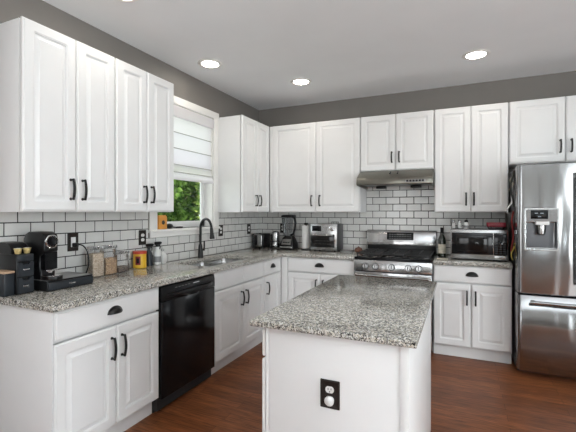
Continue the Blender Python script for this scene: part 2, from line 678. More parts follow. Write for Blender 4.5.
def cup_pull(u, v, face, plane, w=0.048, h=0.038):
    """Half-dome bin pull, open underneath, with a rim against the drawer."""
    mp = onto(face, plane)
    mb = MB()
    loops = []
    K = 16
    for j in range(7):
        b = (PI / 2) * j / 6
        rr = math.cos(b)
        n = 0.026 * math.sin(b)
        loops.append([mp(u + w * rr * math.cos(PI * i / K), v - h * 0.45 + h * rr * math.sin(PI * i / K) ** 0.9, n)
                      for i in range(K + 1)])
    mb.loft(loops, False, False, closed=False)
    inner = []
    for j in range(7):
        b = (PI / 2) * j / 6
        rr = math.cos(b) * 0.92
        n = 0.023 * math.sin(b)
        inner.append([mp(u + w * rr * math.cos(PI * i / K), v - h * 0.45 + h * rr * math.sin(PI * i / K) ** 0.9, n)
                      for i in range(K + 1)])
    mb.loft(inner, False, False, closed=False)
    rim = [mp(u + (w + 0.003) * math.cos(PI * i / K), v - h * 0.45 + (h + 0.003) * math.sin(PI * i / K), 0.0015) for i in range(K + 1)]
    mb.tube(rim, 0.0028, 8)
    return mb


# ------------------------------------------------------------------ room shell
HC = 2.747
X1, Y1 = 6.0, -7.5

fl = MB().box(-0.16, X1 + 0.15, Y1 - 0.15, 0.15, -0.08, 0.0).build('floor', 'floor')
tag(fl, kind='structure')
ce = MB().box(-0.16, X1 + 0.15, Y1 - 0.15, 0.15, HC, HC + 0.12).build('ceiling', 'ceil')
tag(ce, kind='structure')

WY0, WY1, WZ0, WZ1 = -1.911, -1.052, 1.217, 2.397
wl = MB().box(-0.16, 0.0, Y1 - 0.15, 0.15, 0.0, HC).build('wall_left', 'wall')
cut(wl, MB().box(-0.3, 0.1, WY0, WY1, WZ0, WZ1))
tag(wl, kind='structure')
wb = MB().box(0.0, X1 + 0.15, 0.0, 0.15, 0.0, HC).build('wall_back', 'wall')
tag(wb, kind='structure')
wr = MB().box(X1, X1 + 0.15, Y1 - 0.15, 0.0, 0.0, HC).build('wall_right', 'wall')
cut(wr, MB().box(X1 - 0.1, X1 + 0.3, -5.1, -2.9, 0.35, 2.45))
tag(wr, kind='structure')
wz = MB().box(0.0, X1, Y1 - 0.15, Y1, 0.0, HC).build('wall_rear', 'wall')
cut(wz, MB().box(0.35, 2.25, Y1 - 0.3, Y1 + 0.1, 0.45, 2.45))
cut(wz, MB().box(5.28, 5.92, Y1 - 0.3, Y1 + 0.1, 0.15, 2.35))
tag(wz, kind='structure')

for nm, sy, sx in (('baseboard_rear', Y1, None), ('baseboard_right', None, X1)):
    mb = MB()
    if sy is not None:
        mb.box(0.0, 4.9, sy, sy + 0.015, 0.0, 0.11, 0.004)
    else:
        mb.box(sx - 0.015, sx, Y1 + 0.02, -0.05, 0.0, 0.11, 0.004)
    tag(mb.build(nm, 'trim'), kind='structure')


# tiles: clipped running bond pressed on a grout bed, one mesh per wall
def tile_field(face, plane, regions, joint0, row0, pitch_u=0.155, pitch_v=0.08):
    mp = onto(face, plane)
    mb = MB()
    g = 0.0032
    for (a0, a1, b0, b1) in regions:
        k0 = int(math.floor((b0 - row0) / pitch_v)) - 1
        for k in range(k0, k0 + 40):
            v0 = max(b0, row0 + k * pitch_v + g)
            v1 = min(b1, row0 + (k + 1) * pitch_v - g)
            if v1 - v0 < 0.006:
                continue
            j = joint0 + (0.5 * pitch_u if k % 2 else 0.0)
            i0 = int(math.floor((a0 - j) / pitch_u)) - 1
            for i in range(i0, i0 + 60):
                u0 = max(a0, j + i * pitch_u + g)
                u1 = min(a1, j + (i + 1) * pitch_u - g)
                if u1 - u0 < 0.006:
                    continue
                dx = random.uniform(-0.0007, 0.0007)
                dz = random.uniform(-0.0007, 0.0007)
                dn = [0, 0, 0, 0]
                lo = []
                for ins, n in ((0.0, 0.001), (0.0, 0.0062), (0.0022, 0.0075)):
                    lp = []
                    for (uu, vv, sa, sb) in ((u0 + ins, v0 + ins, -1, -1), (u1 - ins, v0 + ins, 1, -1),
                                             (u1 - ins, v1 - ins, 1, 1), (u0 + ins, v1 - ins, -1, 1)):
                        lp.append(mp(uu, vv, n + (sa * dx + sb * dz) * (1 if n > 0.003 else 0)))
                    lo.append(lp)
                mb.loft(lo)
    return mb


RB = [(0.0, 1.457, 0.916, 1.388), (1.457, 2.227, 0.90, 1.80), (2.227, 2.895, 0.916, 1.388)]
RL = [(-3.62, -2.012, 0.916, 1.388), (-2.012, -0.952, 0.916, 1.146), (-0.952, -0.008, 0.916, 1.388)]
gb = MB()
for a0, a1, b0, b1 in RB:
    gb.box(a0, a1, -0.0045, -0.0, b0, b1)
gb.build('grout_bed', 'grout', wb)
gl_ = MB()
for a0, a1, b0, b1 in RL:
    gl_.box(0.0, 0.0045, a0, a1, b0, b1)
gl_.build('grout_bed', 'grout', wl)
tile_field('-y', 0.0, RB, 1.53, 1.307).build('subway_tiles', 'tile', wb, smooth=False)
# left wall: the row from 1.147 up has its joints at y = -2.619 + k * 0.155
tile_field('+x', 0.0, RL, -2.619 + 0.0775, 1.227).build('subway_tiles', 'tile', wl, smooth=False)

# window in the left wall
w1 = structure('window_1', (0, -1.48, 1.217))
cs = MB()
cs.box(0.0005, 0.019, -2.0, WY0, WZ0 - 0.0, 2.471, 0.004)
cs.box(0.0005, 0.019, WY1, -0.963, WZ0 - 0.0, 2.471, 0.004)
cs.box(0.0005, 0.022, -2.0, -0.963, WZ1, 2.471, 0.004)
cs.build('casing', 'trim', w1)
jb = MB()
jb.box(-0.155, 0.0, WY0, WY0 + 0.012, WZ0, WZ1)
jb.box(-0.155, 0.0, WY1 - 0.012, WY1, WZ0, WZ1)
jb.box(-0.155, 0.0, WY0, WY1, WZ1 - 0.012, WZ1)
jb.build('jamb', 'trim', w1)
st = MB()
st.box(-0.155, 0.032, WY0, WY1, WZ0 - 0.022, WZ0, 0.003)
st.box(0.0, 0.034, -2.01, -0.953, WZ0 - 0.026, WZ0 - 0.001, 0.006)
st.build('window_stool', 'trim', w1)
MB().box(0.0005, 0.018, -1.995, -0.966, 1.147, WZ0 - 0.026, 0.004).build('apron', 'trim', w1)
sf = MB()
ya, yb = WY0 + 0.012, WY1 - 0.012
for (za, zb, xa) in ((WZ0, 1.83, -0.125), (1.80, WZ1 - 0.012, -0.15)):
    sf.box(xa, xa + 0.025, ya, ya + 0.055, za, zb, 0.004)
    sf.box(xa, xa + 0.025, yb - 0.055, yb, za, zb, 0.004)
    sf.box(xa, xa + 0.025, ya, yb, za, za + 0.065, 0.004)
    sf.box(xa, xa + 0.025, ya, yb, zb - 0.04, zb, 0.004)
sf.build('sash', 'white_plastic', w1)
MB().box(-0.115, -0.112, ya + 0.05, yb - 0.05, WZ0 + 0.06, 1.80).build('glass_pane', 'glass', w1)
MB().box(-0.14, -0.137, ya + 0.05, yb - 0.05, 1.85, WZ1 - 0.04).build('glass_pane', 'glass', w1)

# window frames in the rear and right openings
for k, (ax, p, a0, a1, z0, z1) in enumerate((('y', Y1 - 0.1, 0.35, 2.25, 0.45, 2.45), ('y', Y1 - 0.1, 5.28, 5.92, 0.15, 2.35),
                                            ('x', X1 + 0.1, -5.1, -2.9, 0.35, 2.45))):
    mb = MB()
    mid = (a0 + a1) / 2
    bars = [(a0, a0 + 0.06, z0, z1), (a1 - 0.06, a1, z0, z1), (mid - 0.04, mid + 0.04, z0, z1), (a0, a1, z0, z0 + 0.06), (a0, a1, z1 - 0.06, z1)]
    for b0, b1, c0, c1 in bars:
        if ax == 'y':
            mb.box(b0, b1, p - 0.02, p + 0.03, c0, c1)
        else:
            mb.box(p - 0.03, p + 0.02, b0, b1, c0, c1)
    tag(mb.build('window_%d' % (k + 2), 'trim'), kind='structure')

# lawn outside the kitchen window
tag(MB().box(-14, -0.17, -12, 14, -0.35, -0.25).build('ground', 'grass'), kind='structure')

# ------------------------------------------------------------------ trees outside the window
def tree(name, label, x, y, h, rad, mat, nleaf, seed, leaf=0.07, trunk_r=0.06, lean=(0, 0)):
    rnd = random.Random(seed)
    t = thing(name, (x, y, -0.25), label, 'tree', 'trees outside the window')
    tr = MB()
    top = Vector((x + lean[0], y + lean[1], -0.25 + h * 0.8))
    base = Vector((x, y, -0.25))
    tr.tube([base, base.lerp(top, 0.35) + Vector((0.03, 0.05, 0)), base.lerp(top, 0.7), top],
            [trunk_r, trunk_r * 0.8, trunk_r * 0.5, trunk_r * 0.2], 10)
    for k in range(9):
        s = 0.25 + 0.07 * k
        p = base.lerp(top, s)
        a = rnd.uniform(0, 2 * PI)
        q = p + Vector((math.cos(a), math.sin(a), 0.7)) * rad * 0.65
        tr.tube([p, p.lerp(q, 0.5) + Vector((0, 0, 0.05)), q], [trunk_r * 0.4, trunk_r * 0.25, trunk_r * 0.08], 7)
    tr.build('trunk', 'bark', t)
    lf = MB()
    bm = lf.bm
    cz = -0.25 + h * 0.56
    for k in range(nleaf):
        while True:
            v = Vector((rnd.uniform(-1, 1), rnd.uniform(-1, 1), rnd.uniform(-1, 1)))
            if 0.35 < v.length < 1:
                break
        v *= 0.75 + 0.25 * math.sin(5 * v.x + 3 * v.z + seed) * math.cos(4 * v.y)
        c = Vector((x + lean[0] * 0.6 + v.x * rad, y + lean[1] * 0.6 + v.y * rad, cz + v.z * h * 0.5))
        d = Vector((rnd.uniform(-1, 1), rnd.uniform(-1, 1), rnd.uniform(-0.8, 0.5))).normalized()
        u = d.orthogonal().normalized()
        u = (Matrix.Rotation(rnd.uniform(0, 2 * PI), 3, d) @ u)
        L = leaf * rnd.uniform(0.7, 1.4)
        w = L * 0.33
        n = d.cross(u)
        pts = [c, c + d * L * 0.4 + u * w + n * 0.006, c + d * L, c + d * L * 0.4 - u * w + n * 0.006]
        vs = [bm.verts.new(q) for q in pts]
        bm.faces.new((vs[0], vs[1], vs[2]))
        bm.faces.new((vs[0], vs[2], vs[3]))
    lf.build('foliage', mat, t, smooth=False)
    return t


tree('leafy_tree', 'dense green tree seen at the left through the kitchen window', -2.9, 0.55, 3.6, 0.95, 'leaf', 9000, 3, leaf=0.11)
tree('leafy_tree', 'lighter green tree with pale trunk seen at the right through the window', -2.0, 2.30, 3.6, 0.80, 'leaf_light', 6500, 5, leaf=0.09, lean=(0.1, -0.3), trunk_r=0.07)
tree('leafy_tree', 'dark green tree closing the gap behind the other two window trees', -5.2, 3.9, 5.0, 1.9, 'leaf', 14000, 8, leaf=0.2)

# ------------------------------------------------------------------ roman shade
rs = thing('roman_shade', (-0.035, -1.48, WZ1 - 0.012), 'white fabric roman shade half lowered over the window above the sink', 'window shade')
yA, yB = WY0 + 0.003, WY1 - 0.003
prof = [(-0.012, WZ1 - 0.0125), (-0.004, 2.392 - 0.010), (-0.002, 2.30), (-0.008, 2.285), (-0.030, 2.284)]
lo = []
sp = MB()
sp.loft([[Vector((x + 0.022, y, z)) for (x, z) in prof] for y in (yA, yB)], False, False, closed=False)
sp.build('valance', 'shade', rs)
pr = [(-0.034, 2.375), (-0.036, 2.148), (-0.033, 2.140), (-0.036, 2.132), (-0.037, 1.994), (-0.033, 1.987), (-0.037, 1.979),
      (-0.036, 1.838), (-0.031, 1.831), (-0.037, 1.823), (-0.030, 1.79), (-0.020, 1.766), (-0.012, 1.755), (-0.022, 1.745),
      (-0.014, 1.73), (-0.008, 1.712), (-0.010, 1.69), (-0.018, 1.683), (-0.030, 1.69), (-0.034, 1.72)]
fp = MB()
fp.loft([[Vector((x + 0.022, y, z)) for (x, z) in pr] for y in (yA + 0.004, yB - 0.004)], False, False, closed=False)
fp.build('fabric_panel', 'shade', rs)
for z in (2.140, 1.987, 1.831, 1.757):
    MB().box(-0.0115 if z > 1.8 else 0.0055, -0.0045 if z > 1.8 else 0.0125, yA + 0.006, yB - 0.006, z - 0.004, z + 0.004, 0.002).build('rib', 'seam', rs)
MB().box(-0.04, -0.0130, yA + 0.002, yB - 0.002, 2.345, WZ1 - 0.0125).build('headrail', 'trim', rs)


# ------------------------------------------------------------------ recessed lights
def downlight(x, y, label):
    t = thing('recessed_light', (x, y, HC), label, 'ceiling light', 'recessed ceiling lights')
    MB().lathe((x, y, HC), [(0.076, -0.001), (0.080, -0.009), (0.108, -0.006), (0.114, -0.0005)], 40, cap=False).build('trim_ring', 'trim', t)
    MB().lathe((x, y, HC), [(0.0755, -0.0012), (0.0755, -0.002), (0.05, -0.0025), (0.001, -0.003)], 40).build('lens', 'lamp', t)


downlight(0.365, -1.61, 'round recessed ceiling light next to the window, near the sink')
downlight(0.55, -2.785, 'recessed ceiling light almost cut off by the top edge, above the coffee corner')
downlight(0.947, -0.815, 'round recessed ceiling light near the back corner, above the toaster oven')
downlight(2.599, -0.824, 'round recessed ceiling light above the microwave, rightmost in the ceiling')


# ------------------------------------------------------------------ cabinets
def wall_cabinet(face, a0, a1, z0, z1, doors, pulls, label, depth=0.31, pz=(1.445, 1.572)):
    """Body box, face frame edge, doors (u0,u1), pulls u-positions."""
    if face == '+x':
        t = thing('wall_cabinet', (0.01, (a0 + a1) / 2, z0), label, 'cabinet', 'white wall cabinets')
        MB().box(0.009, depth - 0.012, a0, a1, z0, z1, 0.001).build('body', 'cab_side', t)
    else:
        t = thing('wall_cabinet', ((a0 + a1) / 2, -0.01, z0), label, 'cabinet', 'white wall cabinets')
        MB().box(a0, a1, -depth + 0.012, -0.009, z0, z1, 0.001).build('body', 'cab_side', t)
    pl = depth if face == '+x' else -depth
    mp = onto(face, pl)
    for (u0, u1), p in zip(doors, pulls):
        d = panel_door(u0, u1, z0 + 0.004, z1 + 0.003, face, pl + (0.001 if face == '+x' else -0.001)).build('door', 'cab', t)
        if p is not None:
            h = bar_pull(p, pz[0], pz[1], face, pl + (0.021 if face == '+x' else -0.021)).build('handle', 'black_metal', d)
    return t


UB, UT = 1.372, 2.425
wall_cabinet('+x', -3.250, -2.640, UB, UT, [(-3.250, -2.934), (-2.928, -2.644)], [-2.972, -2.893],
             'tall white wall cabinet above the coffee machine, at the left edge')
wall_cabinet('+x', -2.638, -2.052, UB, UT, [(-2.634, -2.352), (-2.346, -2.054)], [-2.386, -2.312],
             'tall white wall cabinet left of the window, above the clear food canisters', pz=(1.440, 1.567))
wall_cabinet('+x', -0.976, -0.315, UB, UT, [(-0.974, -0.642), (-0.636, -0.330)], [-0.684, -0.600],
             'narrow white wall cabinet right of the window with bare side panel', pz=(1.443, 1.570))
uc_ = wall_cabinet('-y', 0.335, 1.456, UB, UT, [(0.372, 0.929), (0.935, 1.452)], [0.885, 0.985],
             'wide white wall cabinet above the blender and toaster oven')
MB().box(0.333, 0.3685, -0.326, -0.2985, UB, UT, 0.001).build('corner_filler', 'cab', uc_)
wall_cabinet('-y', 1.459, 2.226, 1.822, UT, [(1.464, 1.838), (1.843, 2.222)], [1.803, 1.880],
             'short white wall cabinet directly above the range hood', pz=(1.905, 2.022))
wall_cabinet('-y', 2.229, 2.897, UB, UT, [(2.233, 2.568), (2.573, 2.893)], [2.527, 2.597],
             'tall white wall cabinet above the microwave', pz=(1.440, 1.568))
wall_cabinet('-y', 2.900, 3.815, 1.828, UT, [(2.904, 3.347), (3.353, 3.811)], [3.307, 3.390],
             'wide short white wall cabinet above the refrigerator', pz=(1.915, 2.035))

CT = 0.914
CB = 0.876


def base_cabinet(face, a0, a1, drawers, doors, dpulls, cups, label, near_panel=False):
    pl = 0.61 if face == '+x' else -0.61
    if face == '+x':
        t = thing('base_cabinet', (0.3, (a0 + a1) / 2, 0.0), label, 'cabinet', 'white base cabinets')
        MB().box(0.006, 0.598, a0, a1, 0.105, CB - 0.002, 0.001).build('body', 'cab_side', t)
        MB().box(0.50, 0.56, a0, a1, 0.001, 0.105).build('toe_kick', 'cab', t)
    else:
        t = thing('base_cabinet', ((a0 + a1) / 2, -0.3, 0.0), label, 'cabinet', 'white base cabinets')
        MB().box(a0, a1, -0.598, -0.006, 0.105, CB - 0.002, 0.001).build('body', 'cab_side', t)
        MB().box(a0, a1, -0.56, -0.50, 0.001, 0.105).build('toe_kick', 'cab', t)
    e = 0.001 if face == '+x' else -0.001
    f = 0.021 if face == '+x' else -0.021
    for (u0, u1), c in zip(drawers, cups):
        d = slab_front(u0, u1, 0.716, 0.868, face, pl + e).build('drawer', 'cab', t)
        if c is not None:
            cup_pull(c, 0.797, face, pl + f).build('cup_pull', 'black_metal', d)
    for (u0, u1), p in zip(doors, dpulls):
        d = panel_door(u0, u1, 0.122, 0.704, face, pl + e).build('door', 'cab', t)
        if p is not None:
            bar_pull(p, 0.515, 0.645, face, pl + f).build('handle', 'black_metal', d)
    return t


c0 = base_cabinet('+x', -3.283, -2.545, [(-3.277, -2.549)], [(-3.277, -2.900), (-2.895, -2.549)], [-2.935, -2.862], [-2.912],
                  'white base cabinet left of the dishwasher, under the coffee machine')
MB().box(0.02, 0.630, -3.290, -3.2835, 0.001, CB - 0.004, 0.0015).build('end_panel', 'cab_side', c0)
sb_ = base_cabinet('+x', -1.916, -1.036, [(-1.910, -1.458), (-1.452, -1.040)], [(-1.910, -1.458), (-1.452, -1.040)], [-1.497, -1.413], [None, None],
             'white sink base cabinet right of the dishwasher, with two plain false drawer fronts')
for ch in list(sb_.children):
    if ch.name.startswith('body'):
        cut(ch, MB().box(0.09, 0.590, -1.908, -1.040, 0.60, 0.95))
nb_ = base_cabinet('+x', -1.034, -0.632, [(-1.030, -0.662)], [(-1.030, -0.662)], [-0.985], [-0.845],
             'narrow white base cabinet in the back corner, right of the sink cabinet')
cb_ = base_cabinet('-y', 0.634, 1.472, [(0.712, 1.468)], [(0.712, 1.088), (1.093, 1.468)], [1.052, 1.130], [1.085],
             'white base cabinet under the toaster oven, left of the range')
MB().box(0.5985, 0.627, -0.659, -0.6325, 0.106, CB - 0.004, 0.001).build('corner_stile', 'cab', nb_)
MB().box(0.630, 0.706, -0.628, -0.5985, 0.106, CB - 0.004, 0.001).build('corner_filler', 'cab', cb_)
base_cabinet('-y', 2.237, 2.895, [(2.241, 2.891)], [(2.241, 2.562), (2.568, 2.891)], [2.530, 2.602], [2.572],
             'white base cabinet under the microwave, between range and refrigerator')


# ------------------------------------------------------------------ countertops
def counter_mesh(xs, ys, inside, z0, z1, bev=0.004):
    mb = MB()
    bm = mb.bm
    V = {}

    def vt(x, y, z):
        k = (round(x, 5), round(y, 5), round(z, 5))
        if k not in V:
            V[k] = bm.verts.new(k)
        return V[k]
    nx, ny = len(xs) - 1, len(ys) - 1
    ins = lambda i, j: 0 <= i < nx and 0 <= j < ny and inside((xs[i] + xs[i + 1]) / 2, (ys[j] + ys[j + 1]) / 2)
    for i in range(nx):
        for j in range(ny):
            if not ins(i, j):
                continue
            a, b, c, d = xs[i], xs[i + 1], ys[j], ys[j + 1]
            bm.faces.new((vt(a, c, z1), vt(b, c, z1), vt(b, d, z1), vt(a, d, z1)))
            bm.faces.new((vt(a, d, z0), vt(b, d, z0), vt(b, c, z0), vt(a, c, z0)))
            for di, dj, p, q in ((-1, 0, (a, d), (a, c)), (1, 0, (b, c), (b, d)), (0, -1, (a, c), (b, c)), (0, 1, (b, d), (a, d))):
                if not ins(i + di, j + dj):
                    bm.faces.new((vt(*p, z0), vt(*q, z0), vt(*q, z1), vt(*p, z1)))
    bmesh.ops.recalc_face_normals(bm, faces=bm.faces)
    bmesh.ops.dissolve_limit(bm, angle_limit=0.01, verts=bm.verts, edges=bm.edges)
    mb.bevel(bev, 3)
    return mb


SX0, SX1, SY0, SY1 = 0.145, 0.550, -1.868, -1.062
cl = counter_mesh([0.009, SX0, SX1, 0.655, 1.474], [-3.305, SY0, SY1, -0.655, -0.009],
                  lambda x, y: (x < 0.655 or y > -0.655) and not (SX0 < x < SX1 and SY0 < y < SY1), CB, CT, 0.005).build('granite_countertop', 'granite')
tag(cl, 'L-shaped speckled granite countertop with sink, along window wall and corner', 'countertop')
cr = counter_mesh([2.238, 2.897], [-0.655, -0.009], lambda x, y: True, CB, CT, 0.005).build('granite_countertop', 'granite')
tag(cr, 'short speckled granite countertop under the microwave, right of the range', 'countertop')

# ------------------------------------------------------------------ island
isl = thing('kitchen_island', (2.0, -2.5, 0.0), 'white kitchen island base with black outlet on its front panel', 'kitchen island')
MB().box(1.734, 2.306, -3.09, -1.965, 0.001, 0.888, 0.002).build('body', 'cab', isl)
MB().box(1.718, 1.7325, -3.089, -1.966, 0.001, 0.888, 0.001).build('side_stile', 'cab', isl)
MB().box(2.274, 2.306, -3.094, -3.0905, 0.001, 0.888, 0.0015).build('corner_post', 'cab', isl)
for (u0, u1, p) in ((-3.088, -2.532, -2.575), (-2.526, -1.970, -2.485)):
    d = slab_front(u0, u1, 0.756, 0.868, '-x', 1.7150).build('drawer', 'cab', isl)
    cup_pull((u0 + u1) / 2, 0.815, '-x', 1.6950).build('cup_pull', 'black_metal', d)
    d = panel_door(u0, u1, 0.06, 0.744, '-x', 1.7150).build('door', 'cab', isl)
    bar_pull(p, 0.56, 0.69, '-x', 1.6950).build('handle', 'black_metal', d)
it = counter_mesh([1.662, 2.336], [-3.131, -1.832], lambda x, y: True, 0.889, CT, 0.004).build('island_countertop', 'granite')
tag(it, 'speckled granite top of the kitchen island in the foreground', 'countertop')


# ------------------------------------------------------------------ outlets
def outlet(face, plane, u, v, label, w=0.082, h=0.126, plug=None, kind='duplex'):
    mp = onto(face, plane)
    t = thing('wall_outlet', tuple(mp(u, v - h / 2, 0)), label, 'outlet', 'black wall outlets')
    mb = MB()
    mb.loft([[mp(a, b, n) for a, b in rrect(u - w / 2 + i, u + w / 2 - i, v - h / 2 + i, v + h / 2 - i, r)]
             for i, n, r in ((0, 0.0003, 0.003), (0, 0.003, 0.003), (0.004, 0.0065, 0.003), (0.010, 0.0065, 0.002), (0.013, 0.0048, 0.002), (0.017, 0.0048, 0.002))])
    mb.build('cover_plate', 'bronze', t)
    if kind == 'duplex':
        for s in (1, -1):
            c = v + s * 0.0195
            pts = [(u + 0.0175 * math.cos(a), c + 0.0145 * max(-0.88, min(0.88, math.sin(a) * 1.05))) for a in [2 * PI * i / 28 for i in range(28)]]
            mb = MB().loft([[mp(a, b, n) for a, b in pts] for n in (0.0045, 0.0075)])
            rc = mb.build('receptacle', 'white_plastic', t)
            sl = MB()
            for du, hh in ((-0.006, 0.004), (0.006, 0.0032)):
                lp = [(u + du - 0.0012, c + 0.003 - hh), (u + du + 0.0012, c + 0.003 - hh), (u + du + 0.0012, c + 0.003 + hh), (u + du - 0.0012, c + 0.003 + hh)]
                sl.loft([[mp(a, b, n) for a, b in lp] for n in (0.0074, 0.0079)])
            sl.cyl(mp(u, c - 0.0075, 0.0074), mp(u, c - 0.0075, 0.0079), 0.0024, n=10)
            sl.build('slots', 'black_matte', rc)
    else:
        MB().loft([[mp(a, b, n) for a, b in rrect(u - 0.017, u + 0.017, v - 0.034, v + 0.034, 0.002)] for n in (0.0045, 0.0078)]).build('receptacle', 'white_plastic', t)
    return t


outlet('+x', 0.008, -2.721, 1.163, 'black wall outlet behind the coffee machine with a black cord plugged in', kind='decora')
outlet('+x', 0.008, -2.081, 1.157, 'black double outlet beside the window sill, above the yellow canister')
outlet('+x', 0.008, -0.915, 1.167, 'black outlet just right of the window and faucet')
outlet('+x', 0.008, -0.285, 1.160, 'black outlet in the tiled corner above the toaster')
outlet('-y', -0.008, 0.362, 1.168, 'black outlet on the back wall left of the blender')
oi = outlet('-y', -3.0905, 2.006, 0.650, 'dark bronze double outlet on the front of the island', w=0.080, h=0.112)
# child-safety cap in the lower receptacle
mp_ = onto('-y', -3.0905)
cap = thing('outlet_cover', tuple(mp_(2.006, 0.618, 0.0075)), 'round white cap plugged into the lower island receptacle', 'outlet cap')
MB().lathe(mp_(2.006, 0.6275, 0.0085), [(0.017, 0.0), (0.019, -0.003), (0.019, -0.008), (0.012, -0.012)], 24, axis='y').build('cap', 'white_plastic', cap)
MB().box(2.000, 2.012, -3.113, -3.110, 0.619, 0.636, 0.001).build('grip_tab', 'white_plastic', cap)

# ------------------------------------------------------------------ sink and faucet
sk = thing('kitchen_sink', (0.35, -1.475, 0.70), 'stainless double-bowl undermount sink set in the granite below the window', 'sink')


def bowl(y0, y1, z):
    mb = MB()
    x0, x1 = SX0 - 0.012, SX1 + 0.012
    lo = []
    for ins, zz, r in ((-0.012, 0.8755, 0.03), (0.0, 0.8755, 0.04), (0.006, 0.84, 0.045), (0.014, z + 0.03, 0.05), (0.035, z + 0.004, 0.05), (0.12, z, 0.04)):
        lo.append([Vector((a, b, zz)) for a, b in rrect(x0 + ins, x1 - ins, y0 + ins, y1 - ins, r)])
    for ins, zz, r in ((0.12, z - 0.003, 0.04), (0.032, z + 0.001, 0.05), (0.011, z + 0.03, 0.05), (0.003, 0.84, 0.045), (-0.003, 0.872, 0.04), (-0.012, 0.872, 0.03)):
        lo.append([Vector((a, b, zz)) for a, b in rrect(x0 + ins, x1 - ins, y0 + ins, y1 - ins, r)])
    b = mb.loft(lo, False, False).build('bowl', 'steel', sk)
    cx, cy = (x0 + x1) / 2, (y0 + y1) / 2
    bt = MB()
    bt.lathe((cx, cy, z), [(0.045, 0.0), (0.045, 0.003), (0.036, 0.004), (0.030, 0.001), (0.001, 0.001)], 28)
    bt.build('drain', 'chrome', sk)
    # bottom pan round the drain
    MB().box(x0 + 0.11, x1 - 0.11, y0 + 0.11, y1 - 0.11, z - 0.004, z - 0.0005).build('bowl_floor', 'steel', sk)


bowl(SY0 - 0.01, -1.43, 0.70)
bowl(-1.405, SY1 + 0.006, 0.72)
# rail between the bowls
MB().box(SX0 - 0.012, SX1 + 0.012, -1.432, -1.403, 0.866, 0.874, 0.003).build('divider', 'steel', sk)

fa = thing('kitchen_faucet', (0.10, -1.402, CT), 'matte black gooseneck pull-down faucet behind the sink', 'faucet')
fx, fy = 0.10, -1.402
mb = MB().lathe((fx, fy, CT + 0.0005), [(0.031, 0), (0.031, 0.006), (0.027, 0.010), (0.025, 0.06), (0.021, 0.11), (0.017, 0.135), (0.0135, 0.14)], 24)
mb.build('body', 'black_metal', fa)
th = math.radians(-15)
dx, dy = math.cos(th), math.sin(th)
pts = [Vector((fx, fy, CT + 0.13)), Vector((fx, fy, 1.21))]
R = 0.085
for i in range(1, 15):
    a = PI - (PI - 0.15) * i / 14
    pts.append(Vector((fx + dx * (R + R * math.cos(a)), fy + dy * (R + R * math.cos(a)), 1.21 + R * 1.12 * math.sin(a))))
MB().tube(pts, 0.0125, 14).build('gooseneck', 'black_metal', fa)
e = pts[-1]
e2 = e + (pts[-1] - pts[-2]).normalized() * 0.02
hd = MB()
d_ = Vector((dx * 0.10, dy * 0.10, -1)).normalized()
hd.tube([e, e + d_ * 0.025, e + d_ * 0.06, e + d_ * 0.10, e + d_ * 0.112], [0.0135, 0.016, 0.018, 0.025, 0.023], 18)
hd.build('spray_head', 'black_metal', fa)
lv = MB()
sx_, sy_ = -dy * 0.9 + 0.2, dx * 0.9
lv.tube([Vector((fx, fy, 0.995)), Vector((fx + sx_ * 0.045, fy + sy_ * 0.045, 0.997))], 0.012, 14)
lv.tube([Vector((fx + sx_ * 0.04, fy + sy_ * 0.04, 0.995)), Vector((fx + sx_ * 0.045, fy + sy_ * 0.045, 1.05)), Vector((fx + sx_ * 0.042, fy + sy_ * 0.042, 1.085))], [0.009, 0.0065, 0.0055], 10)
lv.build('lever', 'black_metal', fa)

# ------------------------------------------------------------------ dishwasher
dw = thing('dishwasher', (0.3, -2.23, 0.0), 'black built-in dishwasher with curved handle between the base cabinets', 'dishwasher')
DY0, DY1 = -2.540, -1.921
MB().box(0.02, 0.60, DY0, DY1, 0.02, CB - 0.004).build('tub', 'black_matte', dw)
MB().box(0.52, 0.565, DY0, DY1, 0.001, 0.10).build('toe_kick', 'black_matte', dw)
MB().box(0.601, 0.640, DY0 + 0.004, DY1 - 0.004, 0.105, 0.762, 0.006, 3).build('door_panel', 'black_gloss', dw)
cp = MB().prism([(0.601, 0.764), (0.640, 0.764), (0.640, 0.828), (0.632, 0.862), (0.601, 0.866)], 'y', DY0 + 0.004, DY1 - 0.004)
cp.bevel(0.003).build('control_panel', 'black_plastic', dw)
hb = MB()
N = 20
lo = []
for i in range(N + 1):
    s = i / N
    y = DY0 + 0.05 + (DY1 - DY0 - 0.10) * s
    sag = 0.010 * math.sin(PI * s) + (0.018 * math.exp(-((s - 0.5) / 0.12) ** 2))
    n = 0.010 + 0.022 * min(1, 6 * s, 6 * (1 - s))
    zt = 0.815
    lo.append([Vector((0.638, y, zt)), Vector((0.638 + n, y, zt - 0.004)), Vector((0.638 + n, y, zt - 0.022 - sag)), Vector((0.638, y, zt - 0.03 - sag))])
hb.loft(lo)
hb.bevel(0.002).build('handle', 'black_plastic', dw)
pc = MB().prism([(0.6405, 0.772), (0.667, 0.770), (0.669, 0.775), (0.6405, 0.780)], 'y', -2.30, -2.17)
pc.build('latch_grip', 'grey_plastic', dw)
for k in range(5):
    MB().box(0.6375, 0.6395, -2.40 + 0.035 * k, -2.38 + 0.035 * k, 0.838, 0.842, rot=Matrix.Rotation(-0.22, 3, 'Y')).build('button', 'grey_plastic', dw)
MB().box(0.6375, 0.6395, -2.20, -2.13, 0.837, 0.842, rot=Matrix.Rotation(-0.22, 3, 'Y')).build('badge', 'white_plastic', dw)

